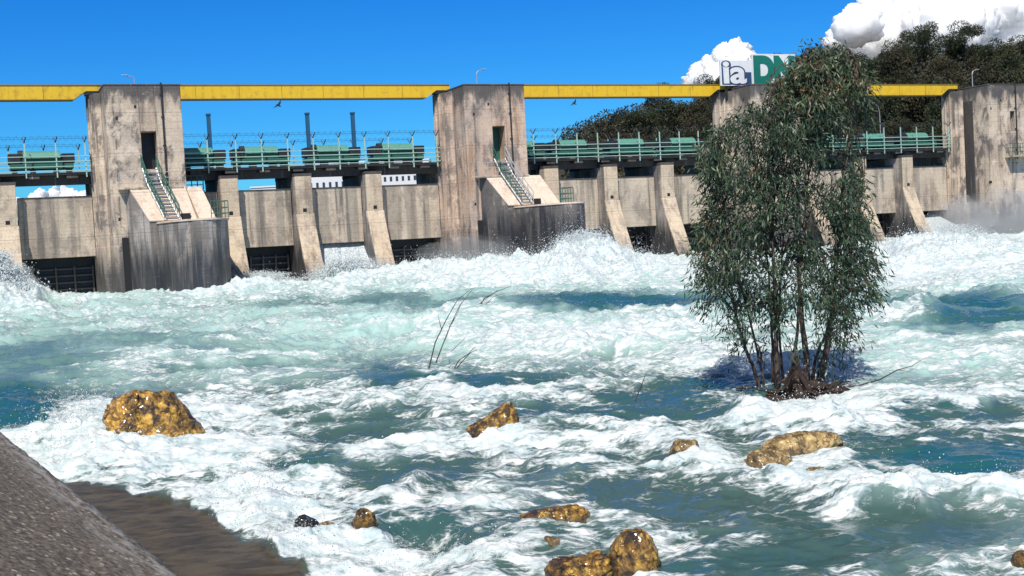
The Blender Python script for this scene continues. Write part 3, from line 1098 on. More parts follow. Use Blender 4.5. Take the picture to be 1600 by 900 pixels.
# ------------------------------------------------------------------ sign boards on the third tower
def text_mesh(txt, size, offset, depth):
    cu = bpy.data.curves.new('letters', 'FONT')
    cu.body = txt
    cu.size = size
    cu.offset = offset
    cu.extrude = depth
    cu.space_character = 1.0
    ob = bpy.data.objects.new('letters', cu)
    COL.objects.link(ob)
    dg = bpy.context.evaluated_depsgraph_get()
    me_ = bpy.data.meshes.new_from_object(ob.evaluated_get(dg))
    bpy.data.objects.remove(ob)
    return me_


def put_text(txt, offset, depth, s0, s1, n, z0, z1, name, mat, par):
    """letters fitted to the rectangle s0..s1, z0..z1"""
    me_ = text_mesh(txt, 1.0, offset, depth)
    o_ = ORG[par.name]
    xs = [v.co.x for v in me_.vertices]; ys = [v.co.y for v in me_.vertices]
    xa, xb, ya, yb = min(xs), max(xs), min(ys), max(ys)
    for v in me_.vertices:
        x, y, zz = v.co
        v.co = (s0 + (x - xa) / (xb - xa) * (s1 - s0) - o_[0], -(n + zz - o_[1]), z0 + (y - ya) / (yb - ya) * (z1 - z0) - o_[2])
    me_.materials.clear()
    return link(name, me_, par, mat)


S2 = 2 * L
t = droot('white_sign', S2 + 2.0, 1.6, 14.0)
tag(t, 'white sign board with big letters i and a above the tree tower', 'sign', 'sign boards')
MB().box(S2 + 0.62, S2 + 3.66, 1.50, 1.62, 13.98, 16.0).build('board', M['white'], t)
MB().box(S2 + 1.20, S2 + 3.56, 1.621, 1.632, 14.06, 15.05).build('ink_block', M['navy'], t)
put_text('ia', 0.085, 0.01, S2 + 0.72, S2 + 3.20, 1.645, 14.03, 15.97, 'letter_outline', M['navy'], t)
put_text('ia', 0.03, 0.012, S2 + 0.86, S2 + 3.06, 1.668, 14.12, 15.88, 'letter', M['white'], t)
q = MB()
for a in (1.2, 2.2, 3.2): q.box(S2 + a, S2 + a + 0.12, 1.30, 1.48, 13.0, 15.9)
q.build('support', M['dark_steel'], t)
t = droot('green_letter_sign', S2 + 5.6, 1.6, 14.0)
tag(t, 'white sign board with bold green letters partly hidden by the tree', 'sign', 'sign boards')
MB().box(S2 + 3.70, S2 + 7.9, 1.50, 1.60, 14.0, 16.52).build('board', M['white'], t)
put_text('DN', 0.075, 0.012, S2 + 3.80, S2 + 7.85, 1.615, 14.08, 16.4, 'letter', M['sign_green'], t)
q = MB()
for a in (4.2, 5.1): q.box(S2 + a, S2 + a + 0.12, 1.30, 1.48, 13.0, 16.4)
q.build('support', M['dark_steel'], t)

for o_ in bpy.data.objects:
    if o_.parent is None and o_.name in ('white_sign', 'green_letter_sign'): o_.location = o_.location - DV * 0.65 - Vector((0, 0, 0.70))

# ------------------------------------------------------------------ birds
def bird(px, py, dep, sc, tilt, label):
    p = at_depth(px, py, dep)
    t = root('bird', p, tilt)
    tag(t, label, 'bird', 'flying birds')
    vs = []
    b = MB()
    b.tube([(-0.16, 0, 0), (-0.08, 0, 0.01), (0.04, 0, 0.015), (0.12, 0, 0.01), (0.17, 0, 0.02)], [0.008, 0.035, 0.045, 0.03, 0.012], 8)
    for sg in (-1, 1):
        vs = [(0.07, 0, 0.03), (-0.07, 0, 0.03), (-0.02, sg * 0.17, 0.14), (0.07, sg * 0.15, 0.13), (-0.10, sg * 0.36, 0.08)]
        b.add([(x * 1, y, z + 0.006) for x, y, z in vs] + [(x, y, z - 0.004) for x, y, z in vs],
              [(0, 1, 2, 3), (3, 2, 4), (8, 7, 6, 5), (9, 7, 8), (0, 3, 8, 5), (3, 4, 9, 8), (4, 2, 7, 9), (2, 1, 6, 7)])
    b.v = [(x * sc, y * sc, z * sc) for x, y, z in b.v]
    b.build('body', M['dark_steel'], t, dam=False)
    t.rotation_euler = (R(-35), R(20), tilt)


bird(435, 165, 70, 1.1, R(40), 'dark bird flying under the girder by the leftmost tower')
bird(897, 162, 75, 1.0, R(20), 'dark bird flying under the girder right of the middle tower')

# ------------------------------------------------------------------ far buildings seen through the gaps
def building(px, ytop, wpx, dist, label, floors):
    c0 = at_depth(px, ytop, dist)
    wid = wpx / F_PX * dist
    t = root('apartment_block', (c0.x, c0.y, 5.2))
    tag(t, label, 'building', 'white buildings across the lake')
    h = c0.z - 5.2
    def bx(x0, x1, y0, y1, z0, z1, nm, mt):
        b = MB(); b.box(x0, x1, y0, y1, z0, z1); return b.build(nm, mt, t, dam=False)
    bx(-wid / 2, wid / 2, 0, 12, 0, h, 'wall', M['bldg'])
    bx(-wid / 2 - .3, wid / 2 + .3, -.3, 12.3, h + .005, h + 0.5, 'roof', M['bldg'])
    fh = h / floors
    nw = max(2, int(wid / 2.2))
    for f in range(floors):
        for i in range(nw):
            x = -wid / 2 + (i + 0.5) * wid / nw
            bx(x - 0.45, x + 0.45, -0.05, 0.1, f * fh + fh * 0.35, f * fh + fh * 0.75, 'window', M['glass'])


building(412, 293, 40, 420, 'low white building seen through the second gap past the leftmost tower', 4)
building(524, 256, 90, 430, 'wide white apartment block seen through the third deck gap', 5)
building(628, 252, 84, 450, 'white apartment block seen through the fourth deck gap', 6)

# ------------------------------------------------------------------ river surface
paint_list = []


def blob(px, py, rx, ry, **kw): paint_list.append((px, py, rx, ry, kw))


# deep, clear water
blob(960, 470, 150, 11, deep=0.95, foam=-1.2); blob(1080, 474, 60, 9, deep=.8, foam=-1)
blob(640, 472, 240, 6, deep=0.5, foam=-0.6)
blob(1480, 474, 130, 15, deep=1.0, foam=-1.3); blob(1540, 500, 110, 14, deep=0.9, foam=-0.9)
blob(1450, 515, 70, 9, deep=.6, foam=-.6)
blob(20, 640, 70, 55, deep=1.0, foam=-1.2); blob(50, 560, 110, 26, deep=0.55, foam=-0.7)
blob(200, 535, 160, 16, deep=0.4, foam=-0.5); blob(330, 572, 120, 8, deep=.35, foam=-.5)
blob(700, 588, 150, 11, deep=0.6, foam=-0.9); blob(590, 578, 60, 10, deep=.4, foam=-.6)
blob(1140, 598, 95, 13, deep=0.6, foam=-0.8); blob(1240, 575, 120, 12, foam=0.7, aer=0.5); blob(1040, 618, 110, 10, deep=0.5, foam=-.7)
blob(960, 645, 150, 18, deep=0.35, foam=-0.7); blob(1120, 640, 100, 16, deep=0.3, foam=-0.6)
blob(560, 660, 100, 24, deep=0.15, foam=-0.75)
blob(610, 735, 140, 14, deep=0.15, foam=-0.9); blob(480, 722, 60, 10, deep=.4, foam=-.7)
blob(1480, 720, 140, 20, deep=1.0, foam=-1.4); blob(1600, 712, 90, 18, deep=1.0, foam=-1.2)
blob(1400, 690, 90, 9, deep=0.4, foam=-0.8)
blob(1080, 785, 130, 26, foam=-0.9); blob(950, 760, 110, 20, foam=-0.5)
blob(1330, 840, 230, 38, foam=-1.1, deep=0.15); blob(1500, 810, 140, 26, foam=-0.8)
blob(1200, 880, 130, 22, foam=-.7, deep=.3); blob(1080, 892, 60, 16, foam=-.9, deep=.4)
blob(680, 815, 140, 14, deep=0.35, foam=-0.8)
blob(850, 830, 90, 14, foam=-0.6, deep=.2)
blob(1440, 645, 110, 9, deep=.55, foam=-.7)
blob(290, 640, 160, 14, foam=0.0)
# white water
blob(800, 425, 1000, 26, foam=0.5)
blob(930, 530, 190, 36, foam=0.4, aer=.3); blob(760, 515, 120, 26, foam=0.15, aer=.6)
blob(1250, 640, 120, 24, foam=0.9); blob(1480, 625, 150, 12, foam=.6, aer=.3)
blob(170, 690, 180, 62, foam=1.0); blob(60, 700, 40, 50, foam=0.5)
blob(420, 790, 110, 50, foam=0.9); blob(600, 860, 220, 36, foam=0.7)
blob(380, 640, 190, 30, foam=0.5); blob(700, 612, 190, 12, foam=0.6)
blob(1410, 765, 130, 34, foam=1.0); blob(1560, 770, 60, 34, foam=.6)
blob(1150, 735, 130, 14, foam=.45); blob(1000, 700, 130, 18, foam=0.25)
blob(750, 695, 220, 16, foam=0.4); blob(560, 700, 120, 14, foam=.3)
blob(1130, 855, 140, 14, foam=0.75); blob(1240, 885, 120, 9, foam=0.6); blob(1180, 800, 150, 8, foam=.5); blob(700, 780, 120, 14, foam=0.35)
blob(1480, 560, 150, 30, aer=0.8, foam=0.0); blob(1420, 490, 50, 9, foam=.7)
blob(1450, 410, 120, 30, foam=0.8)
# brown shallows by the concrete slope
SH = [(90, 745), (215, 766), (300, 788), (345, 815), (400, 846), (470, 880), (540, 930), (250, 960), (100, 800)]

# height swells in metres: photo position of the foot, radius, height
bumps = [(165, 694, 36, 22, 0.16), (915, 428, 60, 12, 1.15), (880, 430, 110, 12, 0.45), (760, 432, 90, 10, 0.75), (640, 430, 60, 9, 0.5), (1000, 425, 60, 8, 0.5), (570, 440, 60, 9, 0.4),
         (420, 452, 80, 10, .35), (15, 478, 40, 14, 1.1), (1500, 400, 90, 10, 0.8), (1440, 402, 40, 8, 0.5),
         (1250, 655, 105, 20, 0.17), (1200, 660, 40, 14, .06), (1410, 775, 110, 24, 0.20), (1570, 775, 60, 20, .14), (1420, 490, 55, 8, 0.35),
         (400, 795, 60, 40, 0.10), (130, 690, 90, 40, 0.13), (930, 540, 150, 22, 0.25), (1480, 630, 120, 12, 0.1), (640, 622, 140, 10, .1), (1055, 505, 50, 12, .4)]

NR, NC = 1150, 950
r = np.geomspace(5.6, 135, NR)
th = np.linspace(R(-33), R(33), NC)
TH, RR = np.meshgrid(th, r)
X = RR * np.sin(TH); Y = RR * np.cos(TH)
P0 = np.stack([X, Y, np.zeros_like(X)], -1).reshape(-1, 3)
px, py, dz = project(P0)
px = px.reshape(X.shape); py = py.reshape(X.shape); dz = dz.reshape(X.shape)
dist = np.sqrt(X * X + Y * Y)

# flow-aligned coordinates with warp
wx = X + 1.2 * fbm(X * 0.15, Y * 0.15, 3, 91) * np.clip(dist / 20, 0.35, 2)
wy = Y + 1.6 * fbm(X * 0.13 + 9, Y * 0.13, 3, 92) * np.clip(dist / 20, 0.35, 2)
nearw = 1 - sstep(14, 34, dist)
farw = sstep(35, 70, dist)
midw = np.clip(1 - nearw - farw, 0, 1)
hn = ridged(wx * 0.42, wy * 0.60, 4, 1) - 0.62
hm = ridged(wx * 0.13, wy * 0.24, 4, 2) - 0.62
hfar = ridged(wx * 0.10, wy * 0.15, 5, 3, 0.55) - 0.60
H = nearw * hn * 0.30 + midw * hm * 0.85 + farw * hfar * 1.25
d1 = fbm(wx * 1.6, wy * 2.1, 5, 4, 0.6)
d2 = fbm(X * 7, Y * 7, 4, 5, 0.6)
d3 = fbm(X * 1.1, Y * 1.0, 5, 6, .6)
H = H + (d1 * 0.07 + 0.022 * fbm(wx * 3.6, wy * 4.4, 4, 14, .6)) * np.clip(dist / 14, 0.6, 3.0) + d3 * np.clip(dist / 60, 0, 1.2) * 0.2

# noise-broken edges for the painted areas
jx = px + 55 * fbm(px / 90, py / 30, 4, 21)
jy = py + 16 * fbm(px / 80 + 7, py / 25, 4, 22) * np.clip((py - 380) / 120, 0.25, 1.4)
foam_p = np.zeros_like(X); deep = np.zeros_like(X); aer_p = np.zeros_like(X)
for (bx_, by_, rx_, ry_, kw) in paint_list:
    q = ((jx - bx_) / rx_) ** 2 + ((jy - by_) / ry_) ** 2
    w_ = np.exp(-q * 0.9)
    foam_p += kw.get('foam', 0) * w_
    deep = np.maximum(deep, kw.get('deep', 0) * np.clip(w_ * 1.35, 0, 1))
    aer_p += kw.get('aer', 0) * w_
for (bx_, by_, rx_) in ((240, 700, 95), (775, 682, 55), (1255, 722, 95), (1200, 738, 60), (1070, 712, 36), (485, 838, 45), (570, 832, 32), (870, 826, 70), (990, 905, 60), (1605, 893, 40)):
    q = ((jx - bx_) / rx_) ** 2 + ((jy - by_) / 10) ** 2
    foam_p += 0.55 * np.exp(-q)
    bumps.append((bx_, by_, rx_ * 0.9, 8, 0.05))
calm = np.clip(-foam_p, 0, 1)
H = H * (1 - 0.55 * np.clip(calm, 0, 1))
for (bx_, by_, rx_, ry_, hh) in bumps:
    q = ((jx - bx_) / rx_) ** 2 + ((jy - by_) / ry_) ** 2
    H += hh * np.exp(-q) * (1 + 0.35 * d3 + 0.25 * d1)


def inpoly(x, y, poly):
    ins = np.zeros(x.shape, bool)
    j = len(poly) - 1
    for i in range(len(poly)):
        xi, yi = poly[i]; xj, yj = poly[j]
        c_ = ((yi > y) != (yj > y)) & (x < (xj - xi) * (y - yi) / (yj - yi + 1e-9) + xi)
        ins ^= c_
        j = i
    return ins


def soft_poly(x, y, poly, w):
    dmin = np.full(x.shape, 1e9)
    k = len(poly)
    for i in range(k):
        ax, ay = poly[i]; bx2, by2 = poly[(i + 1) % k]
        vx, vy = bx2 - ax, by2 - ay
        tt = np.clip(((x - ax) * vx + (y - ay) * vy) / (vx * vx + vy * vy), 0, 1)
        dmin = np.minimum(dmin, np.hypot(x - ax - tt * vx, y - ay - tt * vy))
    sd = np.where(inpoly(x, y, poly), dmin, -dmin)
    return sstep(-w, w, sd)


shal = soft_poly(px + 22 * fbm(px / 40, py / 30, 4, 33), py + 14 * fbm(px / 35, py / 30 + 5, 5, 34), SH, 7)
H = H * (1 - 0.93 * shal) + shal * (-0.02 + 0.012 * fbm(X * 4, Y * 4, 4, 8))

# near-dam rows run up the concrete a little; under the dam the sheet ends
Q = (P0[:, :2] - np.array([D0.x, D0.y]))
nn_ = (Q @ np.array([NV.x, NV.y])).reshape(X.shape)
ss_ = (Q @ np.array([DV.x, DV.y])).reshape(X.shape)
H = np.where(nn_ < 0.5, np.minimum(H, 0.5), H)
H += 0.30 * sstep(9, 1, nn_) * (0.7 + ridged(ss_ * 0.35, nn_ * 0.3, 4, 61)) * sstep(0.0, 2.0, nn_) if False else 0.0

lace = ridged(wx * 0.9, wy * 1.5, 5, 41, 0.6)
lace_f = ridged(wx * 0.28, wy * 0.55, 5, 43, 0.62)
pat = nearw * (0.75 * lace + 0.25 * lace_f) + (1 - nearw) * (0.35 * lace + 0.65 * lace_f)
crest = np.clip((H - np.where(dist > 30, .05, 0)) / np.where(dist < 30, 0.22, 0.7), -1, 1)
lace2 = ridged(wx * 2.3, wy * 3.9, 4, 47, 0.6)
foam = 0.36 + 0.09 * nearw + 1.25 * (pat - 0.62) + 0.55 * (lace2 - 0.62) * (0.35 + 0.65 * nearw) + 0.33 * crest + 0.70 * foam_p + 0.04 * farw - 0.03 * midw + 0.34 * fbm(px / 130, py / 28, 4, 55)
foam = foam * (1 - shal) + shal * (-0.6)
aer = np.clip(0.05 + 0.80 * (1 - nearw) + aer_p + 0.3 * fbm(X * 0.3, Y * 0.3, 3, 71) + 0.4 * crest - 0.6 * deep, 0, 1)
foam_c = np.clip(foam, -0.6, 1.4)
# boiling roughness where it is white
fw = np.clip(foam_c, 0, 1) * (1 - shal)
H += fw * (d2 * 0.022 * np.clip(dist / 11, 0.7, 1.6) + np.maximum(0, fbm(X * 3.1, Y * 3.1, 4, 77, .6)) * 0.05 * np.clip(dist / 14, .7, 2.0))

verts = np.stack([X, Y, H], -1).reshape(-1, 3)
ii = np.arange(NR * NC).reshape(NR, NC)
fq = np.stack([ii[:-1, :-1], ii[:-1, 1:], ii[1:, 1:], ii[1:, :-1]], -1)
keep = (nn_[:-1, :-1] > -4.5)
fq = fq[keep]
water = np_mesh('river', verts, fq, M['water'], None, True,
                {'foam': foam_c, 'aer': aer, 'shallow': shal, 'deep': np.clip(deep, 0, 1)})
tag(water, kind='structure')


def water_z(x, y):
    rr = math.hypot(x, y); tt = math.atan2(x, y)
    i = int(np.clip(np.searchsorted(r, rr), 0, NR - 1)); j = int(np.clip(np.searchsorted(th, tt), 0, NC - 1))
    return float(H[i, j])


# ------------------------------------------------------------------ spray droplets
lap = np.zeros_like(H)
wgt = np.clip(foam_c - 0.55, 0, 1) * np.clip(crest, 0, 1) ** 1.5
spray_px = [(915, 400, 60, 30, 5.0), (870, 385, 50, 25, 1.2), (760, 415, 70, 12, 1.5), (640, 420, 60, 10, .8), (1000, 410, 50, 10, .8), (15, 455, 40, 25, 3), (1500, 385, 90, 20, 2.0),
            (1250, 625, 100, 12, 0.9), (1410, 755, 110, 14, 0.6), (1570, 764, 60, 14, 0.4), (400, 770, 70, 40, 2.2), (100, 650, 70, 40, 2.2), (420, 430, 80, 10, .5), (470, 830, 60, 30, 1.2), (620, 850, 200, 26, .8)]
extra = np.zeros_like(H)
for (bx_, by_, rx_, ry_, g_) in spray_px:
    extra += g_ * np.exp(-(((px - bx_) / rx_) ** 2 + ((py - by_ - 12) / ry_) ** 2))
prob = (wgt * 0.25 + extra * np.clip(foam_c, 0, 1) * 0.5) * (nn_ > 0.3) * (1 - shal) / np.maximum(1, (30 / dist)) ** 0.3
pr = prob.ravel(); pr = pr / pr.sum()
ND = 42000
idx = RNG.choice(len(pr), ND, p=pr)
base = verts[idx]
dd_ = np.hypot(base[:, 0], base[:, 1])
ex = np.clip(extra.ravel()[idx], 0, 5)
up = RNG.exponential(1.0, ND) ** 1.3 * (0.02 + 0.002 * dd_ + 0.018 * ex * np.clip(dd_ / 25, .3, 3.0))
cen = base + np.stack([RNG.normal(0, 0.03 + 0.003 * dd_), RNG.normal(0, 0.03 + 0.003 * dd_), up], -1)
rad = (0.0012 + 0.00025 * dd_) * RNG.lognormal(0, 0.4, ND) * (1.0 / (1 + up * 0.6))
octa = np.array([[1, 0, 0], [-1, 0, 0], [0, 1, 0], [0, -1, 0], [0, 0, 1.2], [0, 0, -1.2]], float)
of = np.array([[0, 2, 4], [2, 1, 4], [1, 3, 4], [3, 0, 4], [2, 0, 5], [1, 2, 5], [3, 1, 5], [0, 3, 5]])
sv = (cen[:, None, :] + octa[None] * rad[:, None, None]).reshape(-1, 3)
sf = (of[None] + (np.arange(ND) * 6)[:, None, None]).reshape(-1, 3)
sp = np_mesh('spray', sv, sf, M['foam'], None, False)
tag(sp, 'white flying droplets thrown up from the foaming crests', 'spray', kind='stuff')

# ------------------------------------------------------------------ jets pouring from open gates
def jet(s0, s1, label, z0=2.45, reach=3.2, seed=3):
    nu, nv = 60, 40
    U, V = np.meshgrid(np.linspace(0, 1, nu), np.linspace(0, 1, nv))
    s = s0 + (s1 - s0) * U + (U - 0.5) * V * 1.2
    n = -1.2 + reach * (0.25 * V + 0.75 * V ** 1.6) + 0.18 * fbm(U * 9, V * 2, 4, seed) * (0.4 + V)
    z = z0 - (z0 + 0.2) * V ** 1.5 + 0.12 * fbm(U * 12, V * 3, 4, seed + 5) * V
    pts = np.stack([D0.x + DV.x * s + NV.x * n, D0.y + DV.y * s + NV.y * n, z], -1).reshape(-1, 3)
    k = np.arange(nu * nv).reshape(nv, nu)
    f = np.stack([k[:-1, :-1], k[:-1, 1:], k[1:, 1:], k[1:, :-1]], -1).reshape(-1, 4)
    o = np_mesh('gate_jet', pts, f, M['jet'])
    m_ = o.modifiers.new('thick', 'SOLIDIFY'); m_.thickness = 0.3
    tag(o, label, 'jet', 'white jets under the gates', kind='thing')


jet(14.86, 18.48, 'white water jet pouring under the third panel past the leftmost tower')
jet(-4.0, -0.9 - 0.0, 'white jet under the panel left of the leftmost tower', 0.6, 2.6, 13) if False else None
jet(3 * L - 4.0, 3 * L - 0.3, 'white jet pouring out beside the rightmost tower', 1.9, 4.5, 23)
jet(-9.1, -5.5, 'white jet bursting out at the left edge of the dam', 2.4, 5.5, 33)


# ------------------------------------------------------------------ mist
def mist(loc, rad, dens, label):
    bm = bmesh.new()
    bmesh.ops.create_icosphere(bm, subdivisions=4, radius=1)
    for v in bm.verts:
        f = 1 + 0.35 * mnoise.fractal(v.co * 1.6 + Vector(loc), 0.6, 2.0, 4)
        v.co = Vector((v.co.x * rad[0] * f, v.co.y * rad[1] * f, v.co.z * rad[2] * f))
    me_ = bpy.data.meshes.new('mist')
    bm.to_mesh(me_); bm.free()
    o = link('mist', me_, None, mat_mist('mist_air', dens))
    o.location = loc
    o.rotation_euler = (0, 0, YAW)
    tag(o, label, 'mist', kind='stuff')


mist(W(3 * L + 5, 5.5, 1.2), (10, 3.2, 3.0), 0.15, 'pale mist rising at the foot of the rightmost tower')
mist(at_depth(912, 425, 80.5), (2.2, 1.3, 1.7), 0.5, 'soft mist inside the tall splash')
mist(W(16.7, 3.2, 0.4), (2.6, 1.4, 1.2), 0.35, 'soft mist below the open gate')
mist(W(3 * L - 3, 5, 1.0), (3, 2.2, 2.4), 0.14, 'pale mist around the pier beside the rightmost tower')
mist(W(L + 0.3, 6, 0.9), (3.5, 1.8, 1.7), 0.11, 'thin mist at the foot of the middle tower')
mist(W(-5.8, 5.5, 1.0), (2.2, 1.6, 2.0), 0.35, 'dense mist at the left edge of the dam')


# ------------------------------------------------------------------ splash cloud of the tall plume
def plume(px_, py_, dep, rx_, rz_, label, n=2600, seed=1, core=0.35):
    """a burst of white drops: several jets thrown up and outward from one foot"""
    rg = np.random.default_rng(seed)
    c_ = at_depth(px_, py_, dep)
    nj = 34
    ja = rg.normal(0, 0.42, nj); jb = rg.normal(0, 0.5, nj)
    jh = rg.uniform(0.35, 1.0, nj) * np.exp(-(ja / 0.75) ** 2)
    j = rg.integers(0, nj, n)
    t_ = rg.uniform(0, 1, n) ** 0.8
    spread = (0.05 + 0.20 * t_)
    X_ = (ja[j] * (0.45 + 0.75 * t_) + rg.normal(0, 1, n) * spread) * rx_
    Y_ = (jb[j] * (0.4 + 0.5 * t_) + rg.normal(0, 1, n) * spread) * rx_ * 0.5
    Z_ = (jh[j] * (2 * t_ - t_ ** 2) + rg.normal(0, 0.05, n)) * rz_
    P = np.stack([X_, Y_, np.maximum(Z_, -0.2)], -1)
    rad_ = rg.lognormal(0, 0.45, n) * (0.062 - 0.046 * t_) * (rz_ / 2.8) ** 0.35
    V = (P[:, None, :] + octa[None] * rad_[:, None, None]).reshape(-1, 3)
    Fc = (of[None] + (np.arange(n) * 6)[:, None, None]).reshape(-1, 3)
    o = np_mesh('splash', V, Fc, M['foam'], None, True)
    o.location = c_
    tag(o, label, 'splash', kind='stuff')


plume(912, 440, 80, 2.3, 3.5, 'tall white splash bursting up in front of the middle platform', 30000, 5)
plume(770, 436, 80, 3.4, 1.6, 'low white splash at the foot of the middle tower', 14000, 6)
plume(1500, 402, 96, 4.2, 2.6, 'white splash breaking beside the rightmost tower', 20000, 7)
plume(5, 482, 70, 2.0, 3.2, 'white splash at the left edge of the dam', 26000, 8)
plume(548, 436, 79, 2.6, 1.5, 'white froth bursting below the open gate', 14000, 9)
plume(1030, 432, 84, 3.0, 1.2, 'low white froth below the panels near the tree', 11000, 10)
plume(410, 446, 78, 2.4, 1.0, 'low white froth beside the rounded stair platform', 9000, 12)
plume(1410, 402, 94, 2.6, 1.6, 'white froth at the foot of the last sloping pier', 11000, 14)

# ------------------------------------------------------------------ rocks
def rock(name, x0, x1, ytop, ybase, label, mat, depth=0.8, seed=1, shape=None, sub=5, rough=0.22, zoff=0.0, cat='rock', flat=0.0):
    c_ = at_z((x0 + x1) / 2, ybase, 0.0)
    dep = (c_ - CAM).dot(fwd)
    wid = (x1 - x0) / F_PX * dep
    hgt = (ybase - ytop) / F_PX * dep
    bm = bmesh.new()
    bmesh.ops.create_icosphere(bm, subdivisions=sub, radius=1)
    sd = Vector((seed * 3.7, seed * 1.3, seed * 2.1))
    rk = random.Random(seed)
    planes = []
    for i in range(15):
        nv_ = Vector((rk.gauss(0, 1), rk.gauss(0, 1), rk.gauss(0, 0.8))).normalized()
        planes.append((nv_, rk.uniform(0.78, 1.0)))
    planes += [(Vector((rk.uniform(-.15, .15), rk.uniform(-.3, .1), 1)).normalized(), rk.uniform(0.8, 0.9)), (Vector((1, -0.3, 0.15)).normalized(), .86), (Vector((-1, -.2, 0.1)).normalized(), .86), (Vector((0.1, -1, 0.35)).normalized(), .85)]
    for v in bm.verts:
        u = v.co.normalized()
        acc = sum(max(0.0, u.dot(nv_) / dd0) ** 10 for nv_, dd0 in planes)
        p = u * (acc ** (-1 / 10.0))
        f = 1 + rough * (0.45 * mnoise.fractal(p * 1.2 + sd, 0.8, 2.0, 6) + 0.22 * mnoise.fractal(p * 4.5 + sd, 0.6, 2.0, 6))
        cr_ = abs(mnoise.noise(p * 1.7 + sd * 2))
        f -= 0.13 * max(0, 1 - cr_ / 0.09) * (rough / 0.22)
        p *= f
        x, y, z = p
        if shape: x, y, z = shape(x, y, z)
        v.co = Vector((x * wid * 0.5, y * wid * 0.5 * depth, z * hgt if z > 0 else z * hgt * 0.7))
        v.co += v.normal * 0.018 * wid * mnoise.fractal(p * 6 + sd, 0.6, 2.0, 4)
    me_ = bpy.data.meshes.new(name)
    bm.to_mesh(me_); bm.free()
    me_.polygons.foreach_set('use_smooth', [True] * len(me_.polygons))
    o = link(name, me_, None, mat)
    kr = 1 + wid * 0.46 * depth / math.hypot(c_.x, c_.y)
    o.location = (c_.x * kr, c_.y * kr, zoff)
    yaw = math.atan2(-c_.x, c_.y) * 0.0
    o.rotation_euler = (0, 0, yaw)
    tag(o, label, cat, 'rocks in the river')
    return o


rock('river_rock', 148, 324, 604, 698, 'big golden brown boulder in white foam near the concrete slope', M['rock'], 0.8, 3,
     lambda x, y, z: (x + 0.30 * (0.4 - z) * (x > 0) + (0.12 if z < .2 else 0) * 0, y, z * (1 - 0.10 * x)))
rock('river_rock', 722, 826, 616, 682, 'wedge shaped golden rock with a raised tip in midstream', M['rock'], 0.5, 5,
     lambda x, y, z: (x, y, (z * (0.22 + 0.95 * max(0.0, 0.5 + 0.5 * x) ** 1.6) * 1.25 if z > 0 else z)), rough=0.2)
rock('river_rock', 1170, 1340, 673, 714, 'broad flat pale yellow rock below the tree island', M['rock_pale'], 0.55, 9, rough=0.2)
rock('river_rock', 1152, 1250, 704, 732, 'low pale rock in front of the broad yellow rock', M['rock_pale'], 0.5, 12, rough=0.22)
rock('river_rock', 1240, 1310, 728, 746, 'half drowned pale rock under the broad yellow rock', M['rock_pale'], 0.7, 15, rough=0.25, sub=4, zoff=-.02)
rock('river_rock', 1043, 1098, 688, 710, 'small pale rock left of the broad yellow rock', M['rock_pale'], 0.7, 17, sub=4)
rock('river_rock', 455, 505, 796, 834, 'black wet rock in the foam near the brown shallows', M['rock_black'], 0.7, 19, lambda x, y, z: (x, y, z * (0.75 - 0.3 * x)), rough=0.3, sub=4)
rock('river_rock', 494, 530, 814, 832, 'small tan rock touching the black rock', M['rock_pale'], 0.8, 22, sub=4)
rock('river_rock', 546, 592, 793, 828, 'small golden rock with a black flank near the brown shallows', M['rock'], 0.8, 25, rough=0.25, sub=4)
rock('river_rock', 800, 934, 785, 824, 'long low brown rock awash above the front boulder', M['rock'], 0.45, 28, lambda x, y, z: (x, y, z * (0.6 + 0.25 * x)), rough=0.15, zoff=0.02)
rock('river_rock', 851, 880, 840, 856, 'tiny tan rock just breaking the water', M['rock_pale'], 0.9, 31, sub=4)
rock('river_rock', 940, 1040, 822, 902, 'upright golden brown boulder nearest the camera', M['rock'], 0.8, 34,
     lambda x, y, z: (x + 0.10 * z, y, z * (1 - .04 * x)), rough=0.18)
rock('river_rock', 850, 975, 884, 914, 'flat jagged brown rock at the foot of the front boulder', M['rock'], 0.7, 37, rough=0.3)
rock('river_rock', 1577, 1640, 860, 892, 'small golden rock cut by the right edge of the view', M['rock'], 0.8, 40, sub=4)


# ------------------------------------------------------------------ concrete slope at the near bank
A_ = at_z(283, 902, 0.32); B_ = at_z(-10, 667, 0.32)
ed = (B_ - A_); ed.z = 0
elen = ed.length; ed.normalize()
lf = Vector((-ed.y, ed.x, 0))
if lf.x > 0: lf = -lf
NB, NBV = 240, 90
uu = np.linspace(-7, elen + 26, NB); vv = np.linspace(0, 6, NBV)
UU, VV = np.meshgrid(uu, vv)
rise = 0.42
hb = 0.018 * fbm(UU * 1.2, VV * 3, 4, 81) + 0.006 * fbm(UU * 9, VV * 9, 3, 82)
loc = np.stack([UU, VV + 0.03 * fbm(UU * 2.2, UU * 0 + 3, 4, 83) * (VV < 0.05), VV * rise + hb], -1)
# rounded lip going down into the water
lip = np.stack([uu, np.full(NB, 0.02), np.full(NB, -1.6)], -1)
bv = np.concatenate([lip[None], loc], 0)
kk = np.arange(bv.shape[0] * NB).reshape(bv.shape[0], NB)
bf = np.stack([kk[:-1, :-1], kk[:-1, 1:], kk[1:, 1:], kk[1:, :-1]], -1).reshape(-1, 4)
bank = np_mesh('embankment', bv.reshape(-1, 3), bf, M['bank'], None, True)
zax = Vector((0, 0, 1))
yax = lf
bank.matrix_world = Matrix(((ed.x, yax.x, 0, A_.x), (ed.y, yax.y, 0, A_.y), (0, 0, 1, 0.32), (0, 0, 0, 1)))
tag(bank, 'sloping grey concrete embankment with pale aggregate flecks', 'embankment', kind='structure')

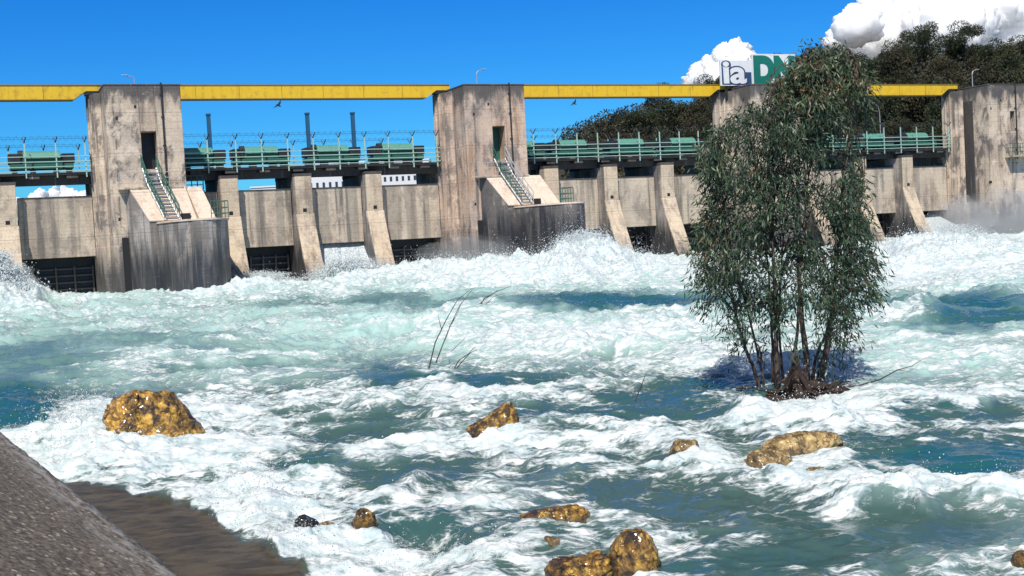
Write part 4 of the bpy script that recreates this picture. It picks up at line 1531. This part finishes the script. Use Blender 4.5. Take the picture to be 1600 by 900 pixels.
# ------------------------------------------------------------------ leaf clouds
def leaves(cent, dirs, length, width, tint, rg, bend=0.25):
    """narrow two-part leaves: cent (N,3) stalk ends, dirs (N,3) unit directions"""
    N = len(cent)
    side = np.cross(dirs, rg.normal(0, 1, (N, 3)))
    side /= np.linalg.norm(side, axis=1)[:, None] + 1e-9
    nrm = np.cross(side, dirs)
    l_ = length[:, None]; w_ = width[:, None]
    p0 = cent
    m_ = cent + dirs * l_ * 0.5 + nrm * l_ * bend * 0.3
    tip = cent + dirs * l_ + nrm * l_ * bend * rg.uniform(-1, 1, (N, 1))
    v = np.stack([p0, m_ - side * w_, tip, m_ + side * w_], 1).reshape(-1, 3)
    f = np.arange(N * 4).reshape(N, 4)
    # split across the middle so that the leaf folds
    f3 = np.concatenate([f[:, [0, 1, 3]], f[:, [1, 2, 3]]], 0)
    return v, f3, np.repeat(tint, 4)


# ------------------------------------------------------------------ the eucalyptus in the river
T0 = at_z(1238, 604, 0.0)
TD = (T0 - CAM).dot(fwd)
MPP = TD / F_PX                    # metres per photo pixel at the tree


def tp(x, y, dy=0.0):              # a point of the tree: photo position at the tree's depth, dy metres further away
    p = at_depth(x, y, TD + dy)
    return p


tree = root('eucalyptus_tree', (T0.x, T0.y, 0))
tag(tree, 'leafy eucalyptus with many thin stems standing in the rushing river', 'tree')
stems_px = [
    [(1187, 608, 0), (1176, 572, 0), (1160, 530, .05), (1145, 470, .1), (1137, 400, .1), (1130, 320, .1), (1118, 250, 0.1)],
    [(1209, 596, 0.1), (1207, 560, .1), (1206, 500, .1), (1198, 400, .2), (1185, 300, .3), (1172, 200, .3), (1165, 130, .3)],
    [(1214, 600, -.05), (1213, 540, -.1), (1211, 470, -.15), (1208, 370, -.2), (1206, 250, -.25), (1204, 120, -.2)],
    [(1224, 598, .2), (1220, 560, .25), (1216, 500, .3), (1222, 400, .4), (1228, 280, .4), (1232, 160, .4)],
    [(1237, 585, 0), (1243, 540, 0), (1248, 480, 0), (1252, 400, -.1), (1262, 280, -.2), (1275, 130, -.2)],
    [(1262, 592, 0), (1258, 540, 0.05), (1252, 500, 0.05), (1248, 400, 0.1), (1246, 280, 0.1), (1252, 160, 0.1), (1262, 78, 0.1)],
    [(1280, 602, -.1), (1287, 565, -.1), (1294, 530, -.1), (1300, 480, -.1), (1308, 380, -.1), (1322, 260, -.1), (1335, 150, -.1), (1338, 95, -.1)],
    [(1268, 585, .2), (1278, 550, .2), (1290, 520, .25), (1318, 450, .3), (1338, 360, .3), (1350, 280, .3)],
    [(1196, 604, .1), (1182, 540, .2), (1160, 450, .3), (1140, 380, .35), (1105, 290, .4), (1090, 230, .4)],
]
srad = [0.030, 0.026, 0.045, 0.024, 0.03, 0.052, 0.062, 0.026, 0.022]
stems = []
for pts, r0 in zip(stems_px, srad):
    P = [tp(*q) for q in pts]
    # resample with a slight wobble
    pp_ = []
    for i in range(len(P) - 1):
        for u in (0, 0.33, 0.66):
            pp_.append(P[i].lerp(P[i + 1], u) + Vector((random.uniform(-1, 1), random.uniform(-1, 1), 0)) * 0.012)
    pp_.append(P[-1])
    pp_[0].z = min(pp_[0].z, 0.02) - 0.15
    n_ = len(pp_)
    rads = [r0 * (1 - 0.82 * i / (n_ - 1)) for i in range(n_)]
    b = MB(); b.tube([p - tree.location for p in pp_], rads, 8)
    b.build('trunk', M['bark'], tree, dam=False, smooth=True)
    stems.append(pp_)
allp = np.array([[*p] for s_ in stems for p in s_[4:]])

# crown outline in photo positions: y -> left, right
prof_y = np.array([72, 95, 120, 160, 200, 240, 290, 340, 400, 440, 480, 520, 550, 575])
prof_l = np.array([1266, 1240, 1214, 1184, 1108, 1085, 1092, 1086, 1078, 1078, 1090, 1120, 1140, 1215])
prof_r = np.array([1300, 1348, 1366, 1370, 1372, 1372, 1366, 1368, 1380, 1378, 1366, 1355, 1342, 1300])
rg = np.random.default_rng(3)
NCL = 1060
cl = []
while len(cl) < NCL:
    y_ = rg.uniform(74, 572)
    l_, r__ = np.interp(y_, prof_y, prof_l), np.interp(y_, prof_y, prof_r)
    x_ = rg.uniform(l_ + 8, r__ - 8)
    # thinner places where the background shows
    dens = 1.0
    if x_ > 1285 and 165 < y_ < 320: dens = 0.45
    if x_ < 1160 and y_ < 190: dens = 0.6
    if x_ < 1180 and y_ < 160: dens = 0.5
    if 460 < y_ < 500: dens = 0.7
    if y_ >= 500: dens = 0.42
    if y_ > 530: dens = 0.2
    if 1185 < x_ < 1285 and y_ > 500: dens = 0.07
    if x_ < 1190 and y_ > 485: dens = 0.22
    if x_ < 1130 and y_ > 440: dens = 0.5
    if 1160 < x_ < 1290 and 160 < y_ < 480: dens = 1.0
    if rg.uniform() > dens: continue
    gap = mnoise.noise(Vector((x_ / 34.0, y_ / 42.0, 3.3)))
    if gap < -0.12 and x_ > 1165 and rg.uniform() < 0.8: continue
    hw = (r__ - l_) / 2 * MPP
    u = (x_ - (l_ + r__) / 2) / ((r__ - l_) / 2)
    dmax = hw * math.sqrt(max(0.05, 1 - u * u))
    cl.append(np.array([*tp(x_, y_, rg.uniform(-1, 1) * dmax * 0.9)]))
cl = np.array(cl)
tw_ = MB()
LC, LD, LT = [], [], []
cp = np.array(tree.location)
for c_ in cl:
    low = allp[(allp[:, 2] < c_[2] - 0.05)]
    if len(low) == 0: low = allp
    d_ = np.linalg.norm((low - c_) * np.array([1, 1, 0.6]), axis=1)
    s_ = low[np.argmin(d_)]
    mid = (s_ + c_) / 2 + np.array([0, 0, 0.10 + 0.12 * np.linalg.norm(c_ - s_)])
    tipp = c_ + (c_ - s_) * 0.15 + np.array([0, 0, -0.16])
    tw_.tube([Vector(s_ - cp), Vector(mid - cp), Vector(c_ - cp), Vector(tipp - cp)], [0.009, 0.007, 0.004, 0.002], 4)
    nl = int(rg.integers(22, 42))
    tt = rg.uniform(0.25, 1.0, nl)[:, None]
    q1 = mid + (c_ - mid) * tt; q2 = c_ + (tipp - c_) * tt
    base_ = np.where(rg.uniform(0, 1, (nl, 1)) < 0.6, q1, q2) + rg.normal(0, 0.075, (nl, 3))
    out = (base_ - s_); out /= np.linalg.norm(out, axis=1)[:, None] + 1e-6
    dr = out * 0.35 + rg.normal(0, 0.36, (nl, 3)) + np.array([0, 0, -0.7])
    dr /= np.linalg.norm(dr, axis=1)[:, None]
    LC.append(base_ - cp); LD.append(dr)
    xx_, yy_, _ = project(c_[None])
    red = 0.0
    if xx_[0] < 1140 and (yy_[0] < 260 or 330 < yy_[0] < 470) and rg.uniform() < 0.4: red = 0.42
    if yy_[0] < 165 and rg.uniform() < 0.8: red = 0.5
    LT.append(np.clip(rg.beta(2, 2.6, nl) * 0.78 + red * rg.uniform(0.3, 1, nl), 0, 1))
LC = np.concatenate(LC); LD = np.concatenate(LD); LT = np.concatenate(LT)
N = len(LC)
lv, lf3, lt = leaves(LC, LD, rg.uniform(0.06, 0.165, N), rg.uniform(0.007, 0.0145, N), LT, rg)
tw_.build('twig', M['bark'], tree, dam=False)
cr = np_mesh('crown', lv, lf3, M['euc'], tree, False, {'tint': lt})

# root island
isl = root('root_island', (T0.x, T0.y, 0))
tag(isl, 'dark mound of roots and driftwood under the eucalyptus', 'root mound')
bm = bmesh.new()
bmesh.ops.create_icosphere(bm, subdivisions=5, radius=1)
cpt = at_z(1266, 616, 0.0)
wpx = 130 * MPP
for v in bm.verts:
    p = v.co.copy()
    f = 1 + 0.4 * mnoise.fractal(p * 1.7 + Vector((4, 4, 1)), 0.6, 2, 5)
    x, y, z = p * f
    hgt = 0.13
    pk = math.exp(-((x + 0.30) / (0.17 + 0.12 * max(0, 0.6 - z))) ** 2) * 0.36 * max(0, z) ** 0.6
    v.co = Vector((x * wpx * 0.46, y * wpx * 0.35, z * hgt + pk))
    v.co += v.normal * (0.03 * mnoise.fractal(v.co * 14, 0.7, 2, 4) + 0.075 * mnoise.fractal(v.co * 4.5 + Vector((9, 2, 2)), 0.7, 2, 3))
me_ = bpy.data.meshes.new('mound'); bm.to_mesh(me_); bm.free()
o = link('mound', me_, isl, M['root'])
o.location = (cpt.x - T0.x, cpt.y - T0.y + 0.1, -0.02)
o.rotation_euler = (0, 0, R(-14))
dw = MB()
for (x0, y0, x1, y1) in ((1280, 610, 1328, 596), (1300, 625, 1360, 608), (1240, 600, 1300, 622), (1150, 606, 1210, 610), (1270, 620, 1340, 630), (1215, 600, 1262, 572), (1230, 612, 1285, 590), (1290, 630, 1345, 612)):
    a_, b_ = tp(x0, y0, -0.2), tp(x1, y1, -0.25)
    m_ = a_.lerp(b_, 0.5) + Vector((0, 0, random.uniform(-0.03, 0.05)))
    dw.tube([a_ - isl.location, m_ - isl.location, b_ - isl.location], [0.022, 0.018, 0.008], 6)
dw.build('driftwood', M['twig'], isl, dam=False)
pst = MB()
a_, b_ = tp(1317, 625, -0.4), tp(1323, 600, -0.4)
pst.tube([a_ - isl.location, b_ - isl.location], [0.014, 0.012], 6)
pst.build('stake', M['galv'], isl, dam=False)
br = MB()
pl = [tp(1310, 606, -.1), tp(1340, 603, -.1), tp(1375, 593, -.1), tp(1402, 578, -.1), tp(1425, 572, -.1), tp(1440, 562, -.1)]
br.tube([p - isl.location for p in pl], [0.016, 0.014, 0.012, 0.008, 0.005, 0.003], 6)
br.tube([pl[3] - isl.location, tp(1418, 580, -.1) - isl.location], [0.006, 0.003], 5)
br.build('branch', M['twig'], isl, dam=False)


# ------------------------------------------------------------------ bare twigs in the current
def twigs(lines, dep_px, label):
    b0 = at_z(*dep_px, 0.0)
    d_ = (b0 - CAM).dot(fwd)
    t = root('drowned_branch', (b0.x, b0.y, 0))
    tag(t, label, 'branch', 'bare branches in the river')
    for pts, r0 in lines:
        P = [at_depth(x, y, d_) - t.location for x, y in pts]
        P[0].z -= 0.25 if r0 > 0.012 else 0
        n_ = len(P)
        b = MB()
        b.tube(P, [r0 * (1 - 0.75 * i / (n_ - 1)) for i in range(n_)], 6)
        b.build('twig', M['twig'], t, dam=False)


twigs([([(666, 568), (680, 535), (697, 500), (715, 468), (738, 450)], 0.014), ([(681, 567), (692, 538), (704, 508), (718, 478), (735, 456), (742, 449)], 0.012),
       ([(692, 538), (700, 520), (703, 506)], 0.009), ([(690, 515), (686, 500), (684, 488)], 0.008), ([(704, 508), (714, 492), (722, 470)], 0.009)], (674, 572), 'two slender bare branches leaning out of the foam')
twigs([([(699, 576), (716, 564), (733, 552), (742, 541)], 0.013), ([(712, 577), (724, 563), (734, 552), (746, 546)], 0.012), ([(705, 549), (728, 527), (740, 540)], 0.006)], (706, 578), 'short bare sticks low in the foam below the slender branches')
twigs([([(741, 480), (757, 466), (775, 456), (798, 447), (799, 437)], 0.018), ([(748, 476), (770, 464), (788, 458)], 0.013), ([(745, 478), (765, 462), (780, 452)], 0.012)], (744, 484), 'fan of bare twigs beside the dark water band')
twigs([([(992, 627), (1000, 608), (1010, 582)], 0.012)], (992, 630), 'single bare stick standing in the river')

# ------------------------------------------------------------------ trees on the hill
def crown_mesh(seed, rx=1.0, rz=1.0, n=9000, brown=False, gaps=0.3):
    """unit-size crown (height 1 from the ground, crown in the upper three quarters)"""
    rg = np.random.default_rng(seed)
    k = 20
    lob = []
    for i in range(k):
        u = rg.normal(0, 1, 3); u /= np.linalg.norm(u)
        rr_ = rg.uniform(0.35, 1) ** 0.5
        p = u * rr_
        lob.append((p[0] * 0.31 * rx, p[1] * 0.31 * rx, 0.60 + p[2] * 0.30 * rz, rg.uniform(0.10, 0.19)))
    C, T = [], []
    per = n // k
    for (x, y, z, s_) in lob:
        u = rg.normal(0, 1, (per, 3)); u /= np.linalg.norm(u, axis=1)[:, None]
        rr_ = rg.uniform(0, 1, per) ** 0.22
        q = np.array([x, y, z]) + u * rr_[:, None] * s_ * np.array([1, 1, 0.8])
        C.append(q)
        T.append(np.clip(rg.normal(rg.uniform(0.15, 0.80), 0.15, per), 0, 1))
    C = np.concatenate(C); T = np.concatenate(T)
    N = len(C)
    dr = rg.normal(0, 1, (N, 3)) + np.array([0, 0, -0.5]); dr /= np.linalg.norm(dr, axis=1)[:, None]
    v, f, tn = leaves(C, dr, rg.uniform(0.018, 0.036, N), rg.uniform(0.006, 0.011, N), T, rg)
    return v, f, tn, lob


variants = []
for i in range(6):
    v, f, tn, lob = crown_mesh(100 + i, rx=(1.0, 0.75, 1.15, 0.85, 1.0, 0.65)[i], rz=(1, 1.2, 0.9, 1.1, 1.0, 1.25)[i])
    o = np_mesh('crown', v, f, M['far_leaf'] if i % 2 == 0 else M['far_leaf_brown'], None, False, {'tint': tn})
    cm = o.data
    bpy.data.objects.remove(o)
    b = MB()
    b.tube([(0, 0, -0.05), (0.01, 0, 0.2), (-0.01, 0.01, 0.45), (0.0, 0, 0.75)], [0.022, 0.017, 0.012, 0.005], 7)
    for (x, y, z, s_) in lob[:12]:
        b.tube([(0, 0, max(0.22, z - 0.28)), (x * 0.5, y * 0.5, z - 0.1), (x, y, z)], [0.009, 0.006, 0.002], 5)
    o = b.build('trunk', M['trunk'], None, dam=False)
    tm = o.data
    bpy.data.objects.remove(o)
    variants.append((cm, tm))

# photo position of the tree top, crown width in photo pixels, distance
hill_trees = [
    (838, 226, 40, 240), (868, 232, 44, 235), (905, 214, 42, 215), (935, 184, 66, 190), (912, 205, 50, 185), (972, 172, 70, 185), (1000, 160, 64, 180), (1027, 131, 60, 205), (1050, 150, 80, 175),
    (1085, 150, 70, 160), (1112, 112, 62, 200), (1105, 150, 80, 170), (1150, 105, 80, 190), (1185, 90, 80, 180), (1232, 74, 70, 195), (1262, 72, 74, 185), (1300, 70, 80, 205), (1330, 80, 80, 190),
    (1372, 78, 70, 180), (1400, 66, 70, 175), (1434, 28, 74, 190), (1468, 84, 80, 165), (1506, 30, 80, 192), (1538, 70, 60, 180), (1562, 52, 74, 175), (1598, 58, 84, 190), (1640, 50, 100, 180),
    (980, 205, 80, 150), (1030, 195, 80, 145), (1075, 195, 80, 140), (1130, 180, 80, 150), (1190, 160, 90, 150), (1250, 140, 90, 150), (1310, 135, 90, 155), (1370, 120, 90, 150),
    (1425, 110, 95, 150), (1480, 105, 95, 145), (1540, 100, 95, 150), (1600, 95, 95, 155), (945, 215, 60, 150),
    (1350, 185, 80, 135), (1400, 180, 85, 132), (1445, 175, 85, 136), (1290, 190, 90, 134), (1230, 195, 90, 138), (1660, 90, 100, 150), (1490, 180, 80, 134), (1165, 200, 90, 136),
]
special = {(1434, 28): 'tall round topped tree rising against the big cloud', (1506, 30): 'open crowned tall tree right of the round topped one',
           (935, 184): 'rounded tree at the lower end of the hill wood', (1027, 131): 'tree tip just showing above the yellow girder', (838, 226): 'small far tree beside the middle tower'}
HILL_LABEL = 'dark brownish tree in the wood on the hill behind the dam'
for i, (x_, y_, w_, d_) in enumerate(hill_trees):
    topp = at_depth(x_, y_, d_)
    base_z = float(hill_z(np.array(x_, float), d_))
    hgt = max(6.0, topp.z - base_z)
    base_z = topp.z - hgt
    t = root('hill_tree', (topp.x, topp.y, base_z - 0.2), random.uniform(0, 6.28))
    vi = i % 6
    cm, tm = variants[vi]
    wm = w_ / F_PX * d_
    sx = wm / 0.80
    tag(t, special.get((x_, y_), HILL_LABEL), 'tree', 'trees of the hill wood')
    hh = hgt / 0.97
    for nm, me_ in (('crown', cm), ('trunk', tm)):
        q = bpy.data.objects.new(nm, me_)
        COL.objects.link(q); q.parent = t
        q.scale = (sx, sx, hh)

# low thicket that closes the wood below the crowns
rg = np.random.default_rng(77)
NS = 60000
sx_ = rg.uniform(890, 1720, NS); sd_ = rg.uniform(126, 230, NS)
sz_ = hill_z(sx_, sd_)
pos_ = np.stack([(sx_ - 800) / F_PX * sd_, sd_, sz_ + rg.uniform(0, 1, NS) ** 1.5 * 3.2], -1)
dr = rg.normal(0, 1, (NS, 3)); dr /= np.linalg.norm(dr, axis=1)[:, None]
v, f, tn = leaves(pos_, dr, rg.uniform(0.25, 0.6, NS), rg.uniform(0.09, 0.18, NS), rg.uniform(0, 0.8, NS), rg)
o = np_mesh('undergrowth', v, f, M['far_leaf_brown'], None, False, {'tint': tn})
tag(o, 'dark undergrowth below the hill trees', 'undergrowth', kind='stuff')


# ------------------------------------------------------------------ clouds
def cloud(name, blobs, dist, seed, vox):
    bm = bmesh.new()
    for (x, y, rpx) in blobs:
        c_ = at_depth(x, y, dist + random.uniform(-90, 90))
        rr_ = rpx / F_PX * dist
        mt = Matrix.Translation(c_) @ Matrix.Diagonal((1.05, 1.2, 0.95, 1))
        bmesh.ops.create_icosphere(bm, subdivisions=4, radius=rr_, matrix=mt)
    me_ = bpy.data.meshes.new(name); bm.to_mesh(me_); bm.free()
    o = bpy.data.objects.new(name, me_)
    COL.objects.link(o)
    rm = o.modifiers.new('union', 'REMESH'); rm.mode = 'VOXEL'; rm.voxel_size = vox
    sm = o.modifiers.new('soft', 'SMOOTH'); sm.factor = 0.8; sm.iterations = 14
    dg = bpy.context.evaluated_depsgraph_get()
    m2 = bpy.data.meshes.new_from_object(o.evaluated_get(dg))
    bpy.data.objects.remove(o)
    n_ = len(m2.vertices)
    co = np.empty(n_ * 3, np.float32); m2.vertices.foreach_get('co', co); co = co.reshape(-1, 3)
    no = np.empty(n_ * 3, np.float32); m2.vertices.foreach_get('normal', no); no = no.reshape(-1, 3)
    sc_ = dist / 1900.0
    out = np.empty(n_, np.float32)
    for i in range(n_):
        p = Vector(co[i].tolist()) / (26 * sc_)
        k = 0.0; a_ = 1.0
        q = p + mnoise.noise_vector(p * 0.7) * 0.5
        for j in range(6):
            k += a_ * (abs(mnoise.noise(q + Vector((seed, j * 3.1, 0)))) * 2 - 0.45)
            q = q * 2.07; a_ *= 0.56
        out[i] = k
    co = co + no * (out * 7.5 * sc_)[:, None]
    m2.vertices.foreach_set('co', co.ravel())
    m2.polygons.foreach_set('use_smooth', [True] * len(m2.polygons))
    m2.materials.clear()
    m2.update()
    tag(link(name, m2, None, M['cloud']), kind='structure')


cloud('cloud', [(1310, 62, 22), (1340, 40, 34), (1375, 22, 40), (1330, 85, 40), (1420, 10, 50), (1470, -5, 60), (1400, 60, 60), (1480, 50, 70), (1540, 20, 70), (1590, 30, 60), (1650, 60, 90), (1560, 70, 80)], 3000, 3.3, 5.0)
cloud('cloud', [(1150, 78, 17), (1135, 92, 22), (1112, 108, 22), (1090, 122, 18), (1078, 134, 14), (1160, 98, 22), (1150, 120, 34), (1120, 132, 30), (1190, 130, 40)], 3000, 8.1, 3.0)
cloud('cloud', [(60, 312, 14), (85, 306, 13), (110, 310, 16), (140, 316, 18), (30, 322, 14)], 3000, 5.7, 3.0)
